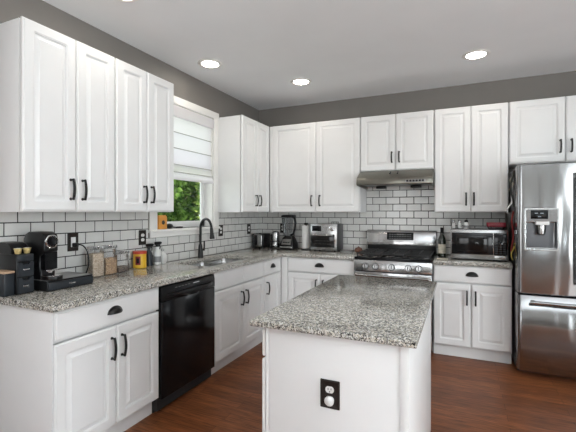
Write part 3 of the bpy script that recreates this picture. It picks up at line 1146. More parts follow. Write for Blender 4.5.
# ------------------------------------------------------------------ range
rg = thing('gas_range', (1.857, -0.35, 0.0), 'stainless freestanding gas range with black cooktop and rear control panel', 'stove')
RX0, RX1 = 1.480, 2.232
MB().box(RX0, RX1, -0.645, -0.012, 0.03, 0.898, 0.003).build('body', 'steel_dark', rg)
ft = MB()
for x in (RX0 + 0.05, RX1 - 0.05):
    for y in (-0.6, -0.08):
        ft.cyl((x, y, 0.0005), (x, y, 0.031), 0.018)
ft.build('feet', 'black_matte', rg)
MB().box(RX0 + 0.004, RX1 - 0.004, -0.672, -0.646, 0.05, 0.205, 0.006).build('drawer', 'steel_range', rg)
od = MB().box(RX0 + 0.004, RX1 - 0.004, -0.685, -0.646, 0.212, 0.772, 0.008).build('oven_door', 'steel_range', rg)
MB().box(RX0 + 0.10, RX1 - 0.10, -0.688, -0.6852, 0.30, 0.64, 0.001).build('oven_window', 'darkglass', od)
oh = MB()
oh.tube([Vector((RX0 + 0.03 + (RX1 - RX0 - 0.06) * i / 12, -0.728 - 0.008 * math.sin(PI * i / 12), 0.742)) for i in range(13)], 0.0125, 14)
for x in (RX0 + 0.055, RX1 - 0.055):
    oh.box(x - 0.012, x + 0.012, -0.728, -0.684, 0.732, 0.752, 0.003)
oh.build('handle', 'steel', od)
# sloped knob panel
kp = MB().prism([(-0.646, 0.780), (-0.690, 0.782), (-0.672, 0.888), (-0.646, 0.894)], 'x', RX0, RX1)
kp.bevel(0.003).build('knob_panel', 'steel_range', rg)
tilt = Vector((0, -0.985, 0.17)).normalized()
for kx in (1.595, 1.698, 1.858, 2.013, 2.111):
    c = Vector((kx, -0.6815, 0.828))
    k = MB()
    k.cyl(c - tilt * 0.001, c + tilt * 0.008, 0.027, 0.026)
    k.cyl(c + tilt * 0.008, c + tilt * 0.030, 0.022, 0.019)
    ko = k.build('knob', 'steel', rg)
    MB().cyl(c - tilt * 0.001, c + tilt * 0.0035, 0.034, 0.033, 28).build('bezel', 'black_plastic', ko)
    kb = MB()
    up = tilt.cross(Vector((1, 0, 0)))
    p0, p1 = c + tilt * 0.031 + up * 0.018, c + tilt * 0.031 - up * 0.018
    kb.tube([p0, p1], 0.0035, 8)
    kb.build('pointer', 'black_plastic', ko)
# cooktop
ctp = MB().box(RX0, RX1, -0.668, -0.085, 0.899, 0.918, 0.006, 3)
ctp.build('cooktop', 'black_gloss', rg)
for bx, by, r in ((1.63, -0.50, 0.042), (1.63, -0.22, 0.036), (1.857, -0.36, 0.045), (2.085, -0.50, 0.048), (2.085, -0.22, 0.034)):
    MB().lathe((bx, by, 0.9185), [(r + 0.014, 0), (r + 0.012, 0.006), (r, 0.008), (r, 0.014), (r - 0.01, 0.018), (0.001, 0.019)], 24).build('burner', 'iron', rg)
for gx0, gx1 in ((1.495, 1.735), (1.742, 1.972), (1.979, 2.218)):
    g = MB()
    w = 0.006
    z0, z1 = 0.942, 0.955
    for y in (-0.640, -0.365, -0.105):
        g.box(gx0, gx1, y - w, y + w, z0, z1, 0.003)
    for x in (gx0 + w, gx1 - w):
        g.box(x - w, x + w, -0.640, -0.105, z0, z1, 0.003)
    mx = (gx0 + gx1) / 2
    g.box(mx - w, mx + w, -0.640, -0.105, z0, z1 + 0.001, 0.003)
    for y in (-0.50, -0.235):
        g.box(gx0, gx1, y - w, y + w, z0, z1 + 0.001, 0.003)
    for x in (gx0 + 0.01, gx1 - 0.01):
        for y in (-0.63, -0.115):
            g.box(x - 0.007, x + 0.007, y - 0.007, y + 0.007, 0.9182, z0 + 0.004, 0.002)
    g.build('grate', 'iron', rg)
# backguard: black riser, then the curved stainless panel
MB().box(RX0 + 0.003, RX1 - 0.003, -0.084, -0.014, 0.918, 1.000, 0.004).build('riser', 'black_plastic', rg)
bg = MB().prism([(-0.014, 1.0005), (-0.098, 1.0005), (-0.094, 1.035), (-0.080, 1.125), (-0.068, 1.160), (-0.050, 1.170), (-0.014, 1.170)], 'x', RX0 - 0.002, RX1 + 0.003)
bgo = bg.bevel(0.004).build('control_panel', 'steel_range', rg)
dp = MB()
dp.prism([(-0.0915, 1.062), (-0.0945, 1.0625), (-0.0815, 1.146), (-0.0755, 1.146)], 'x', 1.709, 1.999)
dpo = dp.build('display', 'display', bgo)
for r_ in range(3):
    mk = MB()
    zc = 1.078 + 0.022 * r_
    yc = -0.0945 + (zc - 1.0625) * 0.1556 - 0.0004
    for k in range(9):
        if r_ == 2 and 3 <= k <= 5:
            mk.box(1.735 + 0.028 * k, 1.755 + 0.028 * k, yc - 0.0008, yc + 0.0008, zc - 0.006, zc + 0.008)
        else:
            mk.box(1.735 + 0.028 * k, 1.750 + 0.028 * k, yc - 0.0008, yc + 0.0008, zc - 0.003, zc + 0.003)
    mk.build('key_row', 'grey_plastic', dpo)

# ------------------------------------------------------------------ range hood
hd_ = thing('range_hood', (1.842, -0.01, 1.63), 'stainless under-cabinet range hood above the gas range', 'range hood')
HX0, HX1 = 1.461, 2.225
hm = MB().prism([(-0.012, 1.819), (-0.345, 1.819), (-0.360, 1.812), (-0.505, 1.732), (-0.510, 1.725), (-0.510, 1.664), (-0.500, 1.660), (-0.490, 1.660),
                 (-0.490, 1.675), (-0.03, 1.675), (-0.012, 1.675)], 'x', HX0, HX1)
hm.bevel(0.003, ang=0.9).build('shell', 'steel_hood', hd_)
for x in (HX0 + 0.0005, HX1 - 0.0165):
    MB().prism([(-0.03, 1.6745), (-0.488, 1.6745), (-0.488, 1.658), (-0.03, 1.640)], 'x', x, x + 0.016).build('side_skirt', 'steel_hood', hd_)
MB().box(HX0 + 0.03, HX1 - 0.03, -0.475, -0.05, 1.668, 1.6745, 0.002).build('filter_panel', 'steel_dark', hd_)
for x in (1.60, 1.975):
    MB().box(x, x + 0.11, -0.17, -0.09, 1.640, 1.6675, 0.006).build('lamp_housing', 'black_plastic', hd_)
bp_ = MB().box(1.965, 2.16, -0.5125, -0.5101, 1.678, 1.704, 0.001).build('button_strip', 'grey_plastic', hd_)
for k in range(6):
    MB().box(1.975 + 0.030 * k, 1.995 + 0.030 * k, -0.5155, -0.5126, 1.682, 1.700, 0.001).build('button', 'black_plastic', bp_)
sl_n = Vector((0, -0.08, 0.145)).normalized()
for x in (1.798, 1.874):
    c = Vector((x, -0.405, 1.787)) + sl_n * 0.002
    MB().tube([c + Vector((0, -0.02, -0.011)), c + Vector((0, 0.02, 0.011))], 0.007, 8).build('vent_slot', 'black_plastic', hd_)

# ------------------------------------------------------------------ refrigerator
fr = thing('refrigerator', (3.36, -0.40, 0.0), 'stainless french-door refrigerator with water dispenser and bottom freezer', 'refrigerator')
FX0, FX1 = 2.908, 3.815
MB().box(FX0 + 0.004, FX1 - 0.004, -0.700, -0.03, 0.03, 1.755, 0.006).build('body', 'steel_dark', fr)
MB().box(FX0 + 0.02, FX1 - 0.02, -0.69, -0.10, 0.001, 0.03).build('base', 'black_matte', fr)


def fridge_front(x0, x1, z0, z1, name):
    """Door slab with bowed face and rolled side edges."""
    P = [(x0, -0.705)]
    n = 18
    r = 0.030
    for i in range(7):
        a = PI - (PI / 2) * i / 6
        P.append((x0 + r + r * math.cos(a), -0.812 - 0.018 * 0 - r * math.sin(a) * 1.0))
    for i in range(1, n):
        s = i / n
        P.append((x0 + r + (x1 - x0 - 2 * r) * s, -0.842 - 0.005 * math.sin(PI * s)))
    for i in range(7):
        a = PI / 2 - (PI / 2) * i / 6
        P.append((x1 - r + r * math.cos(a), -0.812 - r * math.sin(a)))
    P.append((x1, -0.705))
    mb = MB()
    lo = []
    for z, ins in ((z0, 0.006), (z0 + 0.006, 0.0), (z1 - 0.006, 0.0), (z1, 0.006)):
        cx = (x0 + x1) / 2
        lo.append([Vector((x + (ins if x < cx else -ins) * (1 if abs(x - cx) > 0.3 * (x1 - x0) else 0), y + (ins if y < -0.8 else 0), z)) for x, y in P])
    mb.loft(lo)
    return mb.build(name, 'steel_fridge', fr, sharp=50)


dl = fridge_front(FX0, 3.3585, 0.700, 1.768, 'door')
dr = fridge_front(3.3635, FX1, 0.700, 1.768, 'door')
fz = fridge_front(FX0, FX1, 0.055, 0.688, 'freezer_drawer')
# dispenser recess in the left door
cut(dl, MB().box(2.968, 3.184, -0.90, -0.765, 1.075, 1.295, 0.012))
dsp = MB()
o_ = [(2.955, 3.196, 1.058, 1.408)]
mpd = onto('-y', -0.846)
dsp.loft([[mpd(a, b, n) for a, b in rrect(2.955 + i, 3.196 - i, 1.058 + i, 1.408 - i, r)] for i, n, r in
          ((0, -0.004, 0.012), (0, 0.018, 0.012), (0.004, 0.022, 0.010), (0.013, 0.022, 0.006), (0.013, -0.004, 0.006))], False, False)
dsp.build('dispenser_frame', 'steel', dl)
pn = MB().box(2.969, 3.182, -0.866, -0.848, 1.297, 1.395, 0.003).build('dispenser_panel', 'grey_plastic', dl)
MB().box(3.000, 3.120, -0.8685, -0.8662, 1.318, 1.388, 0.001).build('display', 'display', pn)
lm = MB()
lm.box(3.028, 3.050, -0.8695, -0.8686, 1.360, 1.367)
lm.box(3.066, 3.088, -0.8695, -0.8686, 1.360, 1.367)
lm.box(3.050, 3.072, -0.8695, -0.8686, 1.333, 1.338)
lm.build('readout', 'led', pn)
for x in (2.978, 3.132, 3.155):
    for z in (1.325, 1.347, 1.369):
        MB().box(x, x + 0.015, -0.8685, -0.8662, z, z + 0.012, 0.001).build('button', 'grey_plastic', pn)
sp_ = MB()
sp_.box(3.035, 3.130, -0.862, -0.80, 1.268, 1.300, 0.006)
sp_.build('spout_block', 'white_plastic', dl)
MB().lathe((3.080, -0.812, 1.268), [(0.034, 0), (0.036, -0.02), (0.030, -0.075), (0.020, -0.085)], 24).build('paddle', 'steel', dl)
MB().box(2.975, 3.178, -0.852, -0.770, 1.0765, 1.084, 0.002).build('drip_tray', 'steel', dl)
MB().box(2.972, 3.180, -0.7665, -0.7655, 1.080, 1.292).build('recess_back', 'steel_dark', dl)
for x, d in ((3.320, dl), (3.402, dr)):
    h = MB()
    h.tube([Vector((x, -0.892 - 0.012 * math.sin(PI * i / 12), 0.79 + 0.90 * i / 12)) for i in range(13)], 0.0125, 14)
    for z in (0.82, 1.66):
        h.box(x - 0.010, x + 0.010, -0.893, -0.845, z - 0.014, z + 0.014, 0.003)
    h.build('handle', 'steel', d)
h = MB()
h.tube([Vector((FX0 + 0.085 + (FX1 - FX0 - 0.17) * i / 14, -0.900 - 0.012 * math.sin(PI * i / 14), 0.640)) for i in range(15)], 0.0135, 14)
for x in (FX0 + 0.11, FX1 - 0.11):
    h.box(x - 0.014, x + 0.014, -0.902, -0.843, 0.631, 0.649, 0.003)
h.build('handle', 'steel', fz)
hc = MB()
for x in (FX0 + 0.05, FX1 - 0.13):
    hc.box(x, x + 0.08, -0.80, -0.62, 1.7685, 1.785, 0.005)
hc.build('hinge_cover', 'grey_plastic', fr)

# things hanging on the refrigerator's side
GX = FX0 + 0.003


def hang(name, label, cat, y0, y1, z0, z1, mat, thick=0.004, wav=0.003, skew=0.0, group=None, gap=0.0005):
    t = thing(name, (GX, (y0 + y1) / 2, z1), label, cat, group)
    mb = MB()
    n = 14
    front, back = [], []
    for i in range(n + 1):
        s = i / n
        z = z1 + (z0 - z1) * s
        dx_ = wav * (0.5 + 0.5 * math.sin(6 * s + y0 * 40)) * min(1, 3 * s)
        sh = skew * s
        front.append((z, dx_, sh))
    lo = []
    for z, dx_, sh in front:
        lo.append([Vector((GX - gap - dx_, y0 + sh, z)), Vector((GX - gap - dx_ - 0.002, (y0 + y1) / 2 + sh, z)), Vector((GX - gap - dx_, y1 + sh, z)),
                   Vector((GX - gap - dx_ - thick, y1 + sh, z)), Vector((GX - gap - dx_ - thick - 0.002, (y0 + y1) / 2 + sh, z)), Vector((GX - gap - dx_ - thick, y0 + sh, z))])
    mb.loft(lo)
    mb.build('sheet', mat, t)
    MB().cyl((GX - 0.0005, (y0 + y1) / 2, z1 - 0.012), (GX - 0.012, (y0 + y1) / 2, z1 - 0.012), 0.010, n=16).build('magnet', 'black_plastic', t)
    return t


hang('hanging_strap', 'dark olive strap hanging on the upper side of the refrigerator', 'strap', -0.655, -0.600, 1.42, 1.74, 'strap', 0.012, 0.022)
hang('paper_note', 'pale paper note curling off the refrigerator side, below the wall cabinet', 'note', -0.56, -0.42, 1.36, 1.54, 'paper', 0.002, 0.045)
hang('paper_note', 'cream paper note high on the refrigerator side, beside the wall cabinet door', 'note', -0.60, -0.50, 1.57, 1.70, 'label', 0.002, 0.045)
hang('dish_cloth', 'red cloth hanging down the refrigerator side next to the microwave', 'cloth', -0.600, -0.555, 1.02, 1.38, 'cloth_red', 0.008, 0.020)
hang('ribbon', 'yellow ribbon slanting low on the refrigerator side beside the microwave', 'ribbon', -0.69, -0.665, 0.95, 1.10, 'ribbon', 0.006, 0.024, skew=0.05)

# ------------------------------------------------------------------ microwave and what sits on it
mw = thing('microwave', (2.63, -0.36, CT), 'stainless countertop microwave with black door between range and refrigerator', 'microwave')
MX0, MX1, MF = 2.386, 2.878, -0.515
MZ0, MZ1 = 0.928, 1.208
MB().box(MX0, MX1, MF + 0.012, -0.13, MZ0, MZ1, 0.006).build('case', 'steel_dark', mw)
ft = MB()
for x in (MX0 + 0.05, MX1 - 0.05):
    for y in (MF + 0.07, -0.17):
        ft.cyl((x, y, CT + 0.0005), (x, y, MZ0 + 0.002), 0.014)
ft.build('feet', 'black_matte', mw)
MB().box(MX0, MX1, MF, MF + 0.012, MZ0, MZ1, 0.004).build('front_frame', 'steel', mw)
MB().box(MX0 + 0.012, 2.752, MF - 0.006, MF - 0.0003, MZ0 + 0.045, MZ1 - 0.03, 0.003).build('door', 'black_gloss', mw)
MB().box(MX0 + 0.05, 2.70, MF - 0.0075, MF - 0.0062, MZ0 + 0.075, MZ1 - 0.058, 0.0005).build('window', 'darkglass', mw)
pn = MB().box(2.757, MX1 - 0.012, MF - 0.006, MF - 0.0003, MZ0 + 0.045, MZ1 - 0.03, 0.003).build('keypad', 'black_gloss', mw)
MB().box(2.768, MX1 - 0.022, MF - 0.0072, MF - 0.0062, MZ1 - 0.068, MZ1 - 0.045).build('display', 'display', pn)
for r_ in range(6):
    for c_ in range(3):
        x = 2.771 + 0.031 * c_
        z = MZ0 + 0.056 + 0.021 * r_
        MB().box(x, x + 0.022, MF - 0.0075, MF - 0.0061, z, z + 0.011, 0.0005).build('key', 'slate', pn)
MB().box(2.762, 2.866, MF - 0.004, MF - 0.0003, MZ0 + 0.010, MZ0 + 0.038, 0.003).build('door_button', 'steel', mw)

for x, label, lid, rr in ((2.412, 'small clear glass shaker on the microwave, leftmost of the three jars', 'steel', 0.021),
                          (2.468, 'small clear glass shaker in the middle of the three jars on the microwave', 'steel', 0.021),
                          (2.528, 'small white jar with black lid, rightmost of the three on the microwave', 'black_plastic', 0.024)):
    t = thing('spice_jar', (x, -0.34, MZ1), label, 'jar', 'jars on top of the microwave')
    z = MZ1 + 0.001
    body = 'white_plastic' if lid == 'black_plastic' else 'clear'
    if body == 'clear':
        MB().lathe((x, -0.34, z + 0.002), [(rr * 0.82, 0), (rr * 0.82, 0.050)], 20).build('contents', 'soap', t)
    MB().lathe((x, -0.34, z), [(rr * 0.95, 0), (rr, 0.004), (rr, 0.052), (rr * 0.62, 0.066)], 20, cap=(body != 'clear')).build('glass_body' if body == 'clear' else 'jar_body', body, t)
    if body != 'clear':
        MB().lathe((x, -0.34, z + 0.012), [(rr + 0.0006, 0), (rr + 0.0006, 0.022)], 20, cap=False).build('label_band', 'grey_plastic', t)
    MB().lathe((x, -0.34, z + 0.0655), [(rr * 0.7, 0), (rr * 0.72, 0.014), (rr * 0.5, 0.022), (0.001, 0.024)], 20).build('lid', lid, t)

t = thing('food_container', (2.788, -0.35, MZ1), 'glass food container with dark red lid on top of the microwave', 'container')
MB().loft([[Vector((a, b, zz)) for a, b in rrect(2.712 + i, 2.864 - i, -0.415 + i, -0.285 - i, 0.02)] for i, zz in ((0.012, MZ1 + 0.001), (0.008, MZ1 + 0.004), (0.0, MZ1 + 0.024))], True, False).build('glass_base', 'smoke', t)
MB().loft([[Vector((a, b, zz)) for a, b in rrect(2.707 + i, 2.869 - i, -0.42 + i, -0.28 - i, 0.02)] for i, zz in ((0.002, MZ1 + 0.0245), (0.0, MZ1 + 0.028), (0.0, MZ1 + 0.060), (0.004, MZ1 + 0.066), (0.02, MZ1 + 0.066), (0.024, MZ1 + 0.062))]).build('lid', 'red', t)

# wine bottle
t = thing('wine_bottle', (2.303, -0.32, CT), 'dark green wine bottle with cream label, standing left of the microwave', 'bottle')
MB().lathe((2.303, -0.32, CT + 0.001), [(0.030, 0), (0.037, 0.004), (0.0375, 0.17), (0.035, 0.19), (0.024, 0.215), (0.0155, 0.235), (0.0145, 0.285), (0.0165, 0.287), (0.0165, 0.297), (0.0145, 0.299)], 28).build('glass_body', 'bottle', t)
MB().lathe((2.303, -0.32, CT + 0.04), [(0.0379, 0), (0.0379, 0.095)], 28, cap=False).build('label', 'label', t)
MB().lathe((2.303, -0.32, CT + 0.245), [(0.0162, 0), (0.0160, 0.035), (0.0178, 0.04), (0.0178, 0.056), (0.001, 0.058)], 24).build('neck_foil', 'black_plastic', t)
t = thing('paper_slip', (2.32, -0.50, CT), 'flat pale card lying in front of the wine bottle', 'card')
MB().box(2.262, 2.365, -0.525, -0.455, CT + 0.0006, CT + 0.004, 0.001).build('card', 'label', t)

# ------------------------------------------------------------------ toaster oven, paper towel, blender, grinder, toaster
to = thing('toaster_oven', (1.01, -0.16, CT), 'stainless toaster oven with black glass door in front of the back wall', 'toaster oven')
TX0, TX1, TF = 0.850, 1.178, -0.285
TZ0, TZ1 = 0.928, 1.236
MB().box(TX0, TX1, TF + 0.012, -0.03, TZ0, TZ1, 0.008).build('case', 'steel_dark', to)
ft = MB()
for x in (TX0 + 0.04, TX1 - 0.04):
    for y in (TF + 0.05, -0.06):
        ft.cyl((x, y, CT + 0.0005), (x, y, TZ0 + 0.002), 0.013)
ft.build('feet', 'black_matte', to)
MB().box(TX0, TX1, TF, TF + 0.012, TZ0, TZ1, 0.004).build('front_frame', 'steel', to)
dd = MB().box(TX0 + 0.010, TX1 - 0.030, TF - 0.006, TF - 0.0003, TZ0 + 0.035, TZ0 + 0.188, 0.003).build('door', 'darkglass', to)
hh = MB().tube([(TX0 + 0.02, TF - 0.030, TZ0 + 0.178), (TX1 - 0.04, TF - 0.030, TZ0 + 0.178)], 0.010, 12)
for x in (TX0 + 0.035, TX1 - 0.055):
    hh.box(x - 0.008, x + 0.008, TF - 0.03, TF - 0.005, TZ0 + 0.171, TZ0 + 0.185, 0.002)
hh.build('handle', 'steel', dd)
rk = MB()
for k in range(2):
    rk.tube([(TX0 + 0.05, TF - 0.0068, TZ0 + 0.075 + 0.035 * k), (TX1 - 0.07, TF - 0.0068, TZ0 + 0.075 + 0.035 * k)], 0.0015, 6)
rk.build('rack', 'steel', dd)
MB().box(TX0 + 0.022, TX0 + 0.135, TF - 0.003, TF - 0.0003, TZ1 - 0.085, TZ1 - 0.022, 0.002).build('display', 'display', to)
for x, z in ((TX0 + 0.17, TZ1 - 0.040), (TX0 + 0.17, TZ1 - 0.070), (TX0 + 0.205, TZ1 - 0.040), (TX0 + 0.205, TZ1 - 0.070)):
    MB().cyl((x, TF - 0.0003, z), (x, TF - 0.004, z), 0.008, n=14).build('button', 'grey_plastic', to)
MB().lathe((TX0 + 0.262, TF - 0.0003, TZ1 - 0.053), [(0.030, 0), (0.030, -0.004), (0.023, -0.006), (0.021, -0.024), (0.001, -0.025)], 24, axis='y').build('dial', 'chrome', to)
t = thing('wire_trivet', (1.11, -0.14, TZ1), 'small wire trivet lying on top of the toaster oven', 'trivet')
mb = MB()
mb.tube([(1.11 + 0.045 * math.cos(2 * PI * i / 24), -0.14 + 0.045 * math.sin(2 * PI * i / 24), TZ1 + 0.022) for i in range(25)], 0.0025, 8)
for k in range(4):
    a = PI / 4 + k * PI / 2
    p = Vector((1.11 + 0.045 * math.cos(a), -0.14 + 0.045 * math.sin(a), TZ1 + 0.022))
    mb.tube([p, p + Vector((0, 0, -0.019))], 0.0025, 8)
    mb.tube([p, Vector((1.11, -0.14, TZ1 + 0.022))], 0.002, 8)
mb.build('wire_frame', 'black_metal', t)

t = thing('paper_towel_holder', (0.742, -0.15, CT), 'upright black holder inside the white paper towel roll', 'paper towel holder')
MB().lathe((0.742, -0.15, CT + 0.0005), [(0.062, 0), (0.062, 0.008), (0.055, 0.012), (0.009, 0.014), (0.008, 0.30)], 28).build('base', 'black_metal', t)
MB().lathe((0.742, -0.15, 1.214), [(0.008, 0.0), (0.010, 0.004), (0.026, 0.008), (0.028, 0.022), (0.018, 0.030), (0.001, 0.031)], 24).build('finial', 'black_metal', t)
t = tag(MB().lathe((0.742, -0.15, 0.930), [(0.020, 0), (0.049, 0.0), (0.050, 0.003), (0.050, 0.274), (0.049, 0.278), (0.020, 0.278), (0.020, 0)], 36, cap=False).build('paper_towel_roll', 'paper'),
        'upright roll of white paper towels left of the toaster oven', 'paper towel')

bl = thing('blender', (0.525, -0.19, CT), 'tall black blender with clear pitcher and silver control panel', 'blender')
bx0, bx1, by0, by1 = 0.430, 0.622, -0.275, -0.095
lo = []
for ins, z in ((0.006, CT + 0.001), (0.0, CT + 0.01), (0.002, CT + 0.07), (0.022, CT + 0.135), (0.040, CT + 0.165)):
    lo.append([Vector((a, b, z)) for a, b in rrect(bx0 + ins, bx1 - ins, by0 + ins * 1.3, by1 - ins, 0.03)])
MB().loft(lo).build('motor_base', 'black_plastic', bl)
cpn = MB().prism([(by0 + 0.0015, CT + 0.062), (by0 - 0.003, CT + 0.062), (by0 + 0.022, CT + 0.128), (by0 + 0.028, CT + 0.128)], 'x', bx0 + 0.035, bx1 - 0.035).build('control_panel', 'steel', bl)
for k in range(3):
    x = bx0 + 0.052 + 0.032 * k
    MB().box(x, x + 0.022, by0 + 0.0015, by0 + 0.0065, CT + 0.086, CT + 0.096, 0.001).build('button', 'black_plastic', cpn)
MB().box(bx0 + 0.012, bx1 - 0.012, by0 - 0.006, by0 + 0.002, CT + 0.018, CT + 0.04, 0.004).build('base_trim', 'steel', bl)
cxp, cyp = 0.508, -0.185
lo = []
for r, z in ((0.044, CT + 0.166), (0.048, CT + 0.20), (0.062, CT + 0.395)):
    lo.append([Vector((a, b, z)) for a, b in rrect(cxp - r, cxp + r, cyp - r, cyp + r, 0.022)])
MB().loft(lo, True, False).build('pitcher', 'smoke', bl)
MB().tube([(cxp, cyp, CT + 0.168), (cxp, cyp, CT + 0.37)], 0.007, 10).build('blade_shaft', 'grey_plastic', bl)
lo = []
for r, z in ((0.066, CT + 0.396), (0.066, CT + 0.418), (0.055, CT + 0.428)):
    lo.append([Vector((a, b, z)) for a, b in rrect(cxp - r, cxp + r + 0.03, cyp - r, cyp + r, 0.022)])
MB().loft(lo).build('lid', 'black_plastic', bl)
hp = [(0.570, cyp, CT + 0.405), (0.605, cyp, CT + 0.385), (0.615, cyp, CT + 0.33), (0.606, cyp, CT + 0.25), (0.585, cyp, CT + 0.195), (0.55, cyp, CT + 0.172)]
MB().tube(hp, [0.014, 0.016, 0.015, 0.014, 0.015, 0.013], 12).build('handle', 'black_plastic', bl)

kt = thing('coffee_grinder', (0.322, -0.15, CT), 'small round stainless canister appliance between the toaster and blender', 'grinder')
MB().lathe((0.322, -0.15, CT + 0.001), [(0.055, 0), (0.058, 0.006), (0.060, 0.045), (0.052, 0.075), (0.050, 0.085)], 32).build('base', 'steel', kt)
MB().lathe((0.322, -0.15, CT + 0.0865), [(0.0515, 0), (0.0515, 0.010)], 32).build('band', 'black_plastic', kt)
MB().lathe((0.322, -0.15, CT + 0.097), [(0.051, 0), (0.053, 0.04), (0.053, 0.085), (0.048, 0.108), (0.030, 0.122), (0.001, 0.126)], 32).build('domed_lid', 'steel', kt)
MB().box(0.300, 0.344, -0.2165, -0.2085, CT + 0.016, CT + 0.036, 0.003).build('switch', 'black_plastic', kt)

ts = thing('toaster', (0.15, -0.2, CT), 'two-slice toaster, steel sided with black ends, in the tiled corner', 'toaster')
lo = []
for x, ins in ((0.078, 0.006), (0.084, 0.0), (0.187, 0.0), (0.193, 0.006)):
    lo.append([Vector((x, a, b)) for a, b in rrect(-0.285 + ins, -0.095 - ins, CT + 0.014 + ins, CT + 0.190 - ins, 0.028)])
MB().loft(lo).build('shell', 'steel', ts)
MB().box(0.1935, 0.220, -0.288, -0.092, CT + 0.010, CT + 0.188, 0.016, 3).build('end_cap', 'black_plastic', ts)
MB().box(0.058, 0.0775, -0.288, -0.092, CT + 0.010, CT + 0.188, 0.012, 3).build('end_cap', 'black_plastic', ts)
MB().box(0.090, 0.132, -0.291, -0.2855, CT + 0.045, CT + 0.172, 0.002).build('front_panel', 'black_gloss', ts)
slt = MB()
for x in (0.094, 0.144):
    slt.box(x, x + 0.028, -0.26, -0.12, CT + 0.1895, CT + 0.1915, 0.0008)
slt.build('bread_slots', 'black_matte', ts)
MB().box(0.2205, 0.236, -0.205, -0.175, CT + 0.12, CT + 0.132, 0.003).build('lever', 'black_plastic', ts)
ft = MB()
for x in (0.07, 0.20):
    for y in (-0.27, -0.11):
        ft.cyl((x, y, CT + 0.0005), (x, y, CT + 0.0155), 0.010)
ft.build('feet', 'black_matte', ts)

# spoon rest and brown dish left of the range
t = thing('spoon_rest', (1.30, -0.30, CT), 'small white spoon rest with dark rim on counter right of the toaster oven', 'spoon rest')
MB().lathe((1.295, -0.30, CT + 0.001), [(0.035, 0), (0.060, 0.006), (0.066, 0.016), (0.062, 0.016), (0.045, 0.008), (0.001, 0.006)], 28).build('dish', 'white_plastic', t)
MB().tube([(1.295 + 0.064 * math.cos(2 * PI * i / 28), -0.30 + 0.064 * math.sin(2 * PI * i / 28), CT + 0.0175) for i in range(29)], 0.003, 8).build('rim', 'black_plastic', t)
t = thing('clay_pot', (1.425, -0.24, CT), 'small mottled brown pot on the counter touching the range', 'pot')
MB().lathe((1.420, -0.245, CT + 0.001), [(0.028, 0), (0.045, 0.010), (0.048, 0.028), (0.040, 0.042), (0.036, 0.043), (0.034, 0.03), (0.001, 0.028)], 28).build('bowl', 'brown', t)
MB().lathe((1.420, -0.245, CT + 0.0445), [(0.041, 0), (0.036, 0.010), (0.012, 0.018), (0.008, 0.026), (0.001, 0.028)], 24).build('lid', 'brown', t)

# ------------------------------------------------------------------ left counter: coffee corner
t = thing('capsule_tower', (0.16, -3.19, CT), 'black coffee capsule tower with two slate drawers, at the left counter end', 'capsule holder')
ty0, ty1, tx0, tx1 = -3.238, -3.146, 0.055, 0.262
MB().box(tx0, tx1 - 0.006, ty0, ty1, CT + 0.001, CT + 0.222, 0.004).build('case', 'black_plastic', t)
bk = MB()
lo = []
for y in (ty0, ty1):
    lo.append([Vector((x, y, z)) for x, z in ((tx0, CT + 0.2225), (tx0 + 0.155, CT + 0.2225), (tx0 + 0.155, CT + 0.245), (tx0 + 0.135, CT + 0.272), (tx0 + 0.1, CT + 0.285), (tx0, CT + 0.285))])
bk.loft(lo).build('hood', 'black_plastic', t)
for z0_, z1_ in ((CT + 0.008, CT + 0.092), (CT + 0.100, CT + 0.178)):
    d = MB()
    zc = z1_
    ym = (ty0 + ty1) / 2
    poly = [(ty0 + 0.004, z0_), (ty1 - 0.004, z0_), (ty1 - 0.004, zc), (ym + 0.022, zc), (ym + 0.014, zc - 0.014), (ym - 0.014, zc - 0.014), (ym - 0.022, zc), (ty0 + 0.004, zc)]
    d.prism(poly, 'x', tx1 - 0.0055, tx1 + 0.004)
    dob = d.build('drawer', 'slate', t)
    MB().box(tx1 + 0.0042, tx1 + 0.007, ym - 0.016, ym + 0.016, z0_ + 0.034, z0_ + 0.042, 0.001).build('pull', 'chrome', dob)
MB().box(tx1 - 0.0055, tx1 + 0.004, ty0 + 0.004, ty1 - 0.004, CT + 0.184, CT + 0.222, 0.003).build('tray_front', 'slate', t)
for k, (y, x) in enumerate(((-3.216, 0.232), (-3.168, 0.232))):
    c = thing('coffee_capsule', (x, y, CT + 0.222), 'pale gold coffee capsule on top of the tower, %s of the two' % ('left' if k == 0 else 'right'), 'capsule', 'capsules on the tower')
    zc = CT + 0.2235
    MB().lathe((x, y, zc), [(0.012, 0), (0.014, 0.002), (0.019, 0.026), (0.0195, 0.028), (0.0215, 0.0285), (0.0215, 0.031), (0.018, 0.032)], 22).build('cup', 'capsule', c)
    MB().lathe((x, y, zc + 0.0322), [(0.017, 0), (0.001, 0.002)], 22).build('foil', 'white_plastic', c)

t = thing('wood_lidded_box', (0.19, -3.27, CT), 'small slate box with pale wooden lid at the counter end', 'box')
MB().box(0.130, 0.246, -3.296, -3.242, CT + 0.001, CT + 0.122, 0.003).build('body', 'slate', t)
MB().box(0.128, 0.248, -3.298, -3.240, CT + 0.1225, CT + 0.136, 0.004).build('lid', 'wood', t)

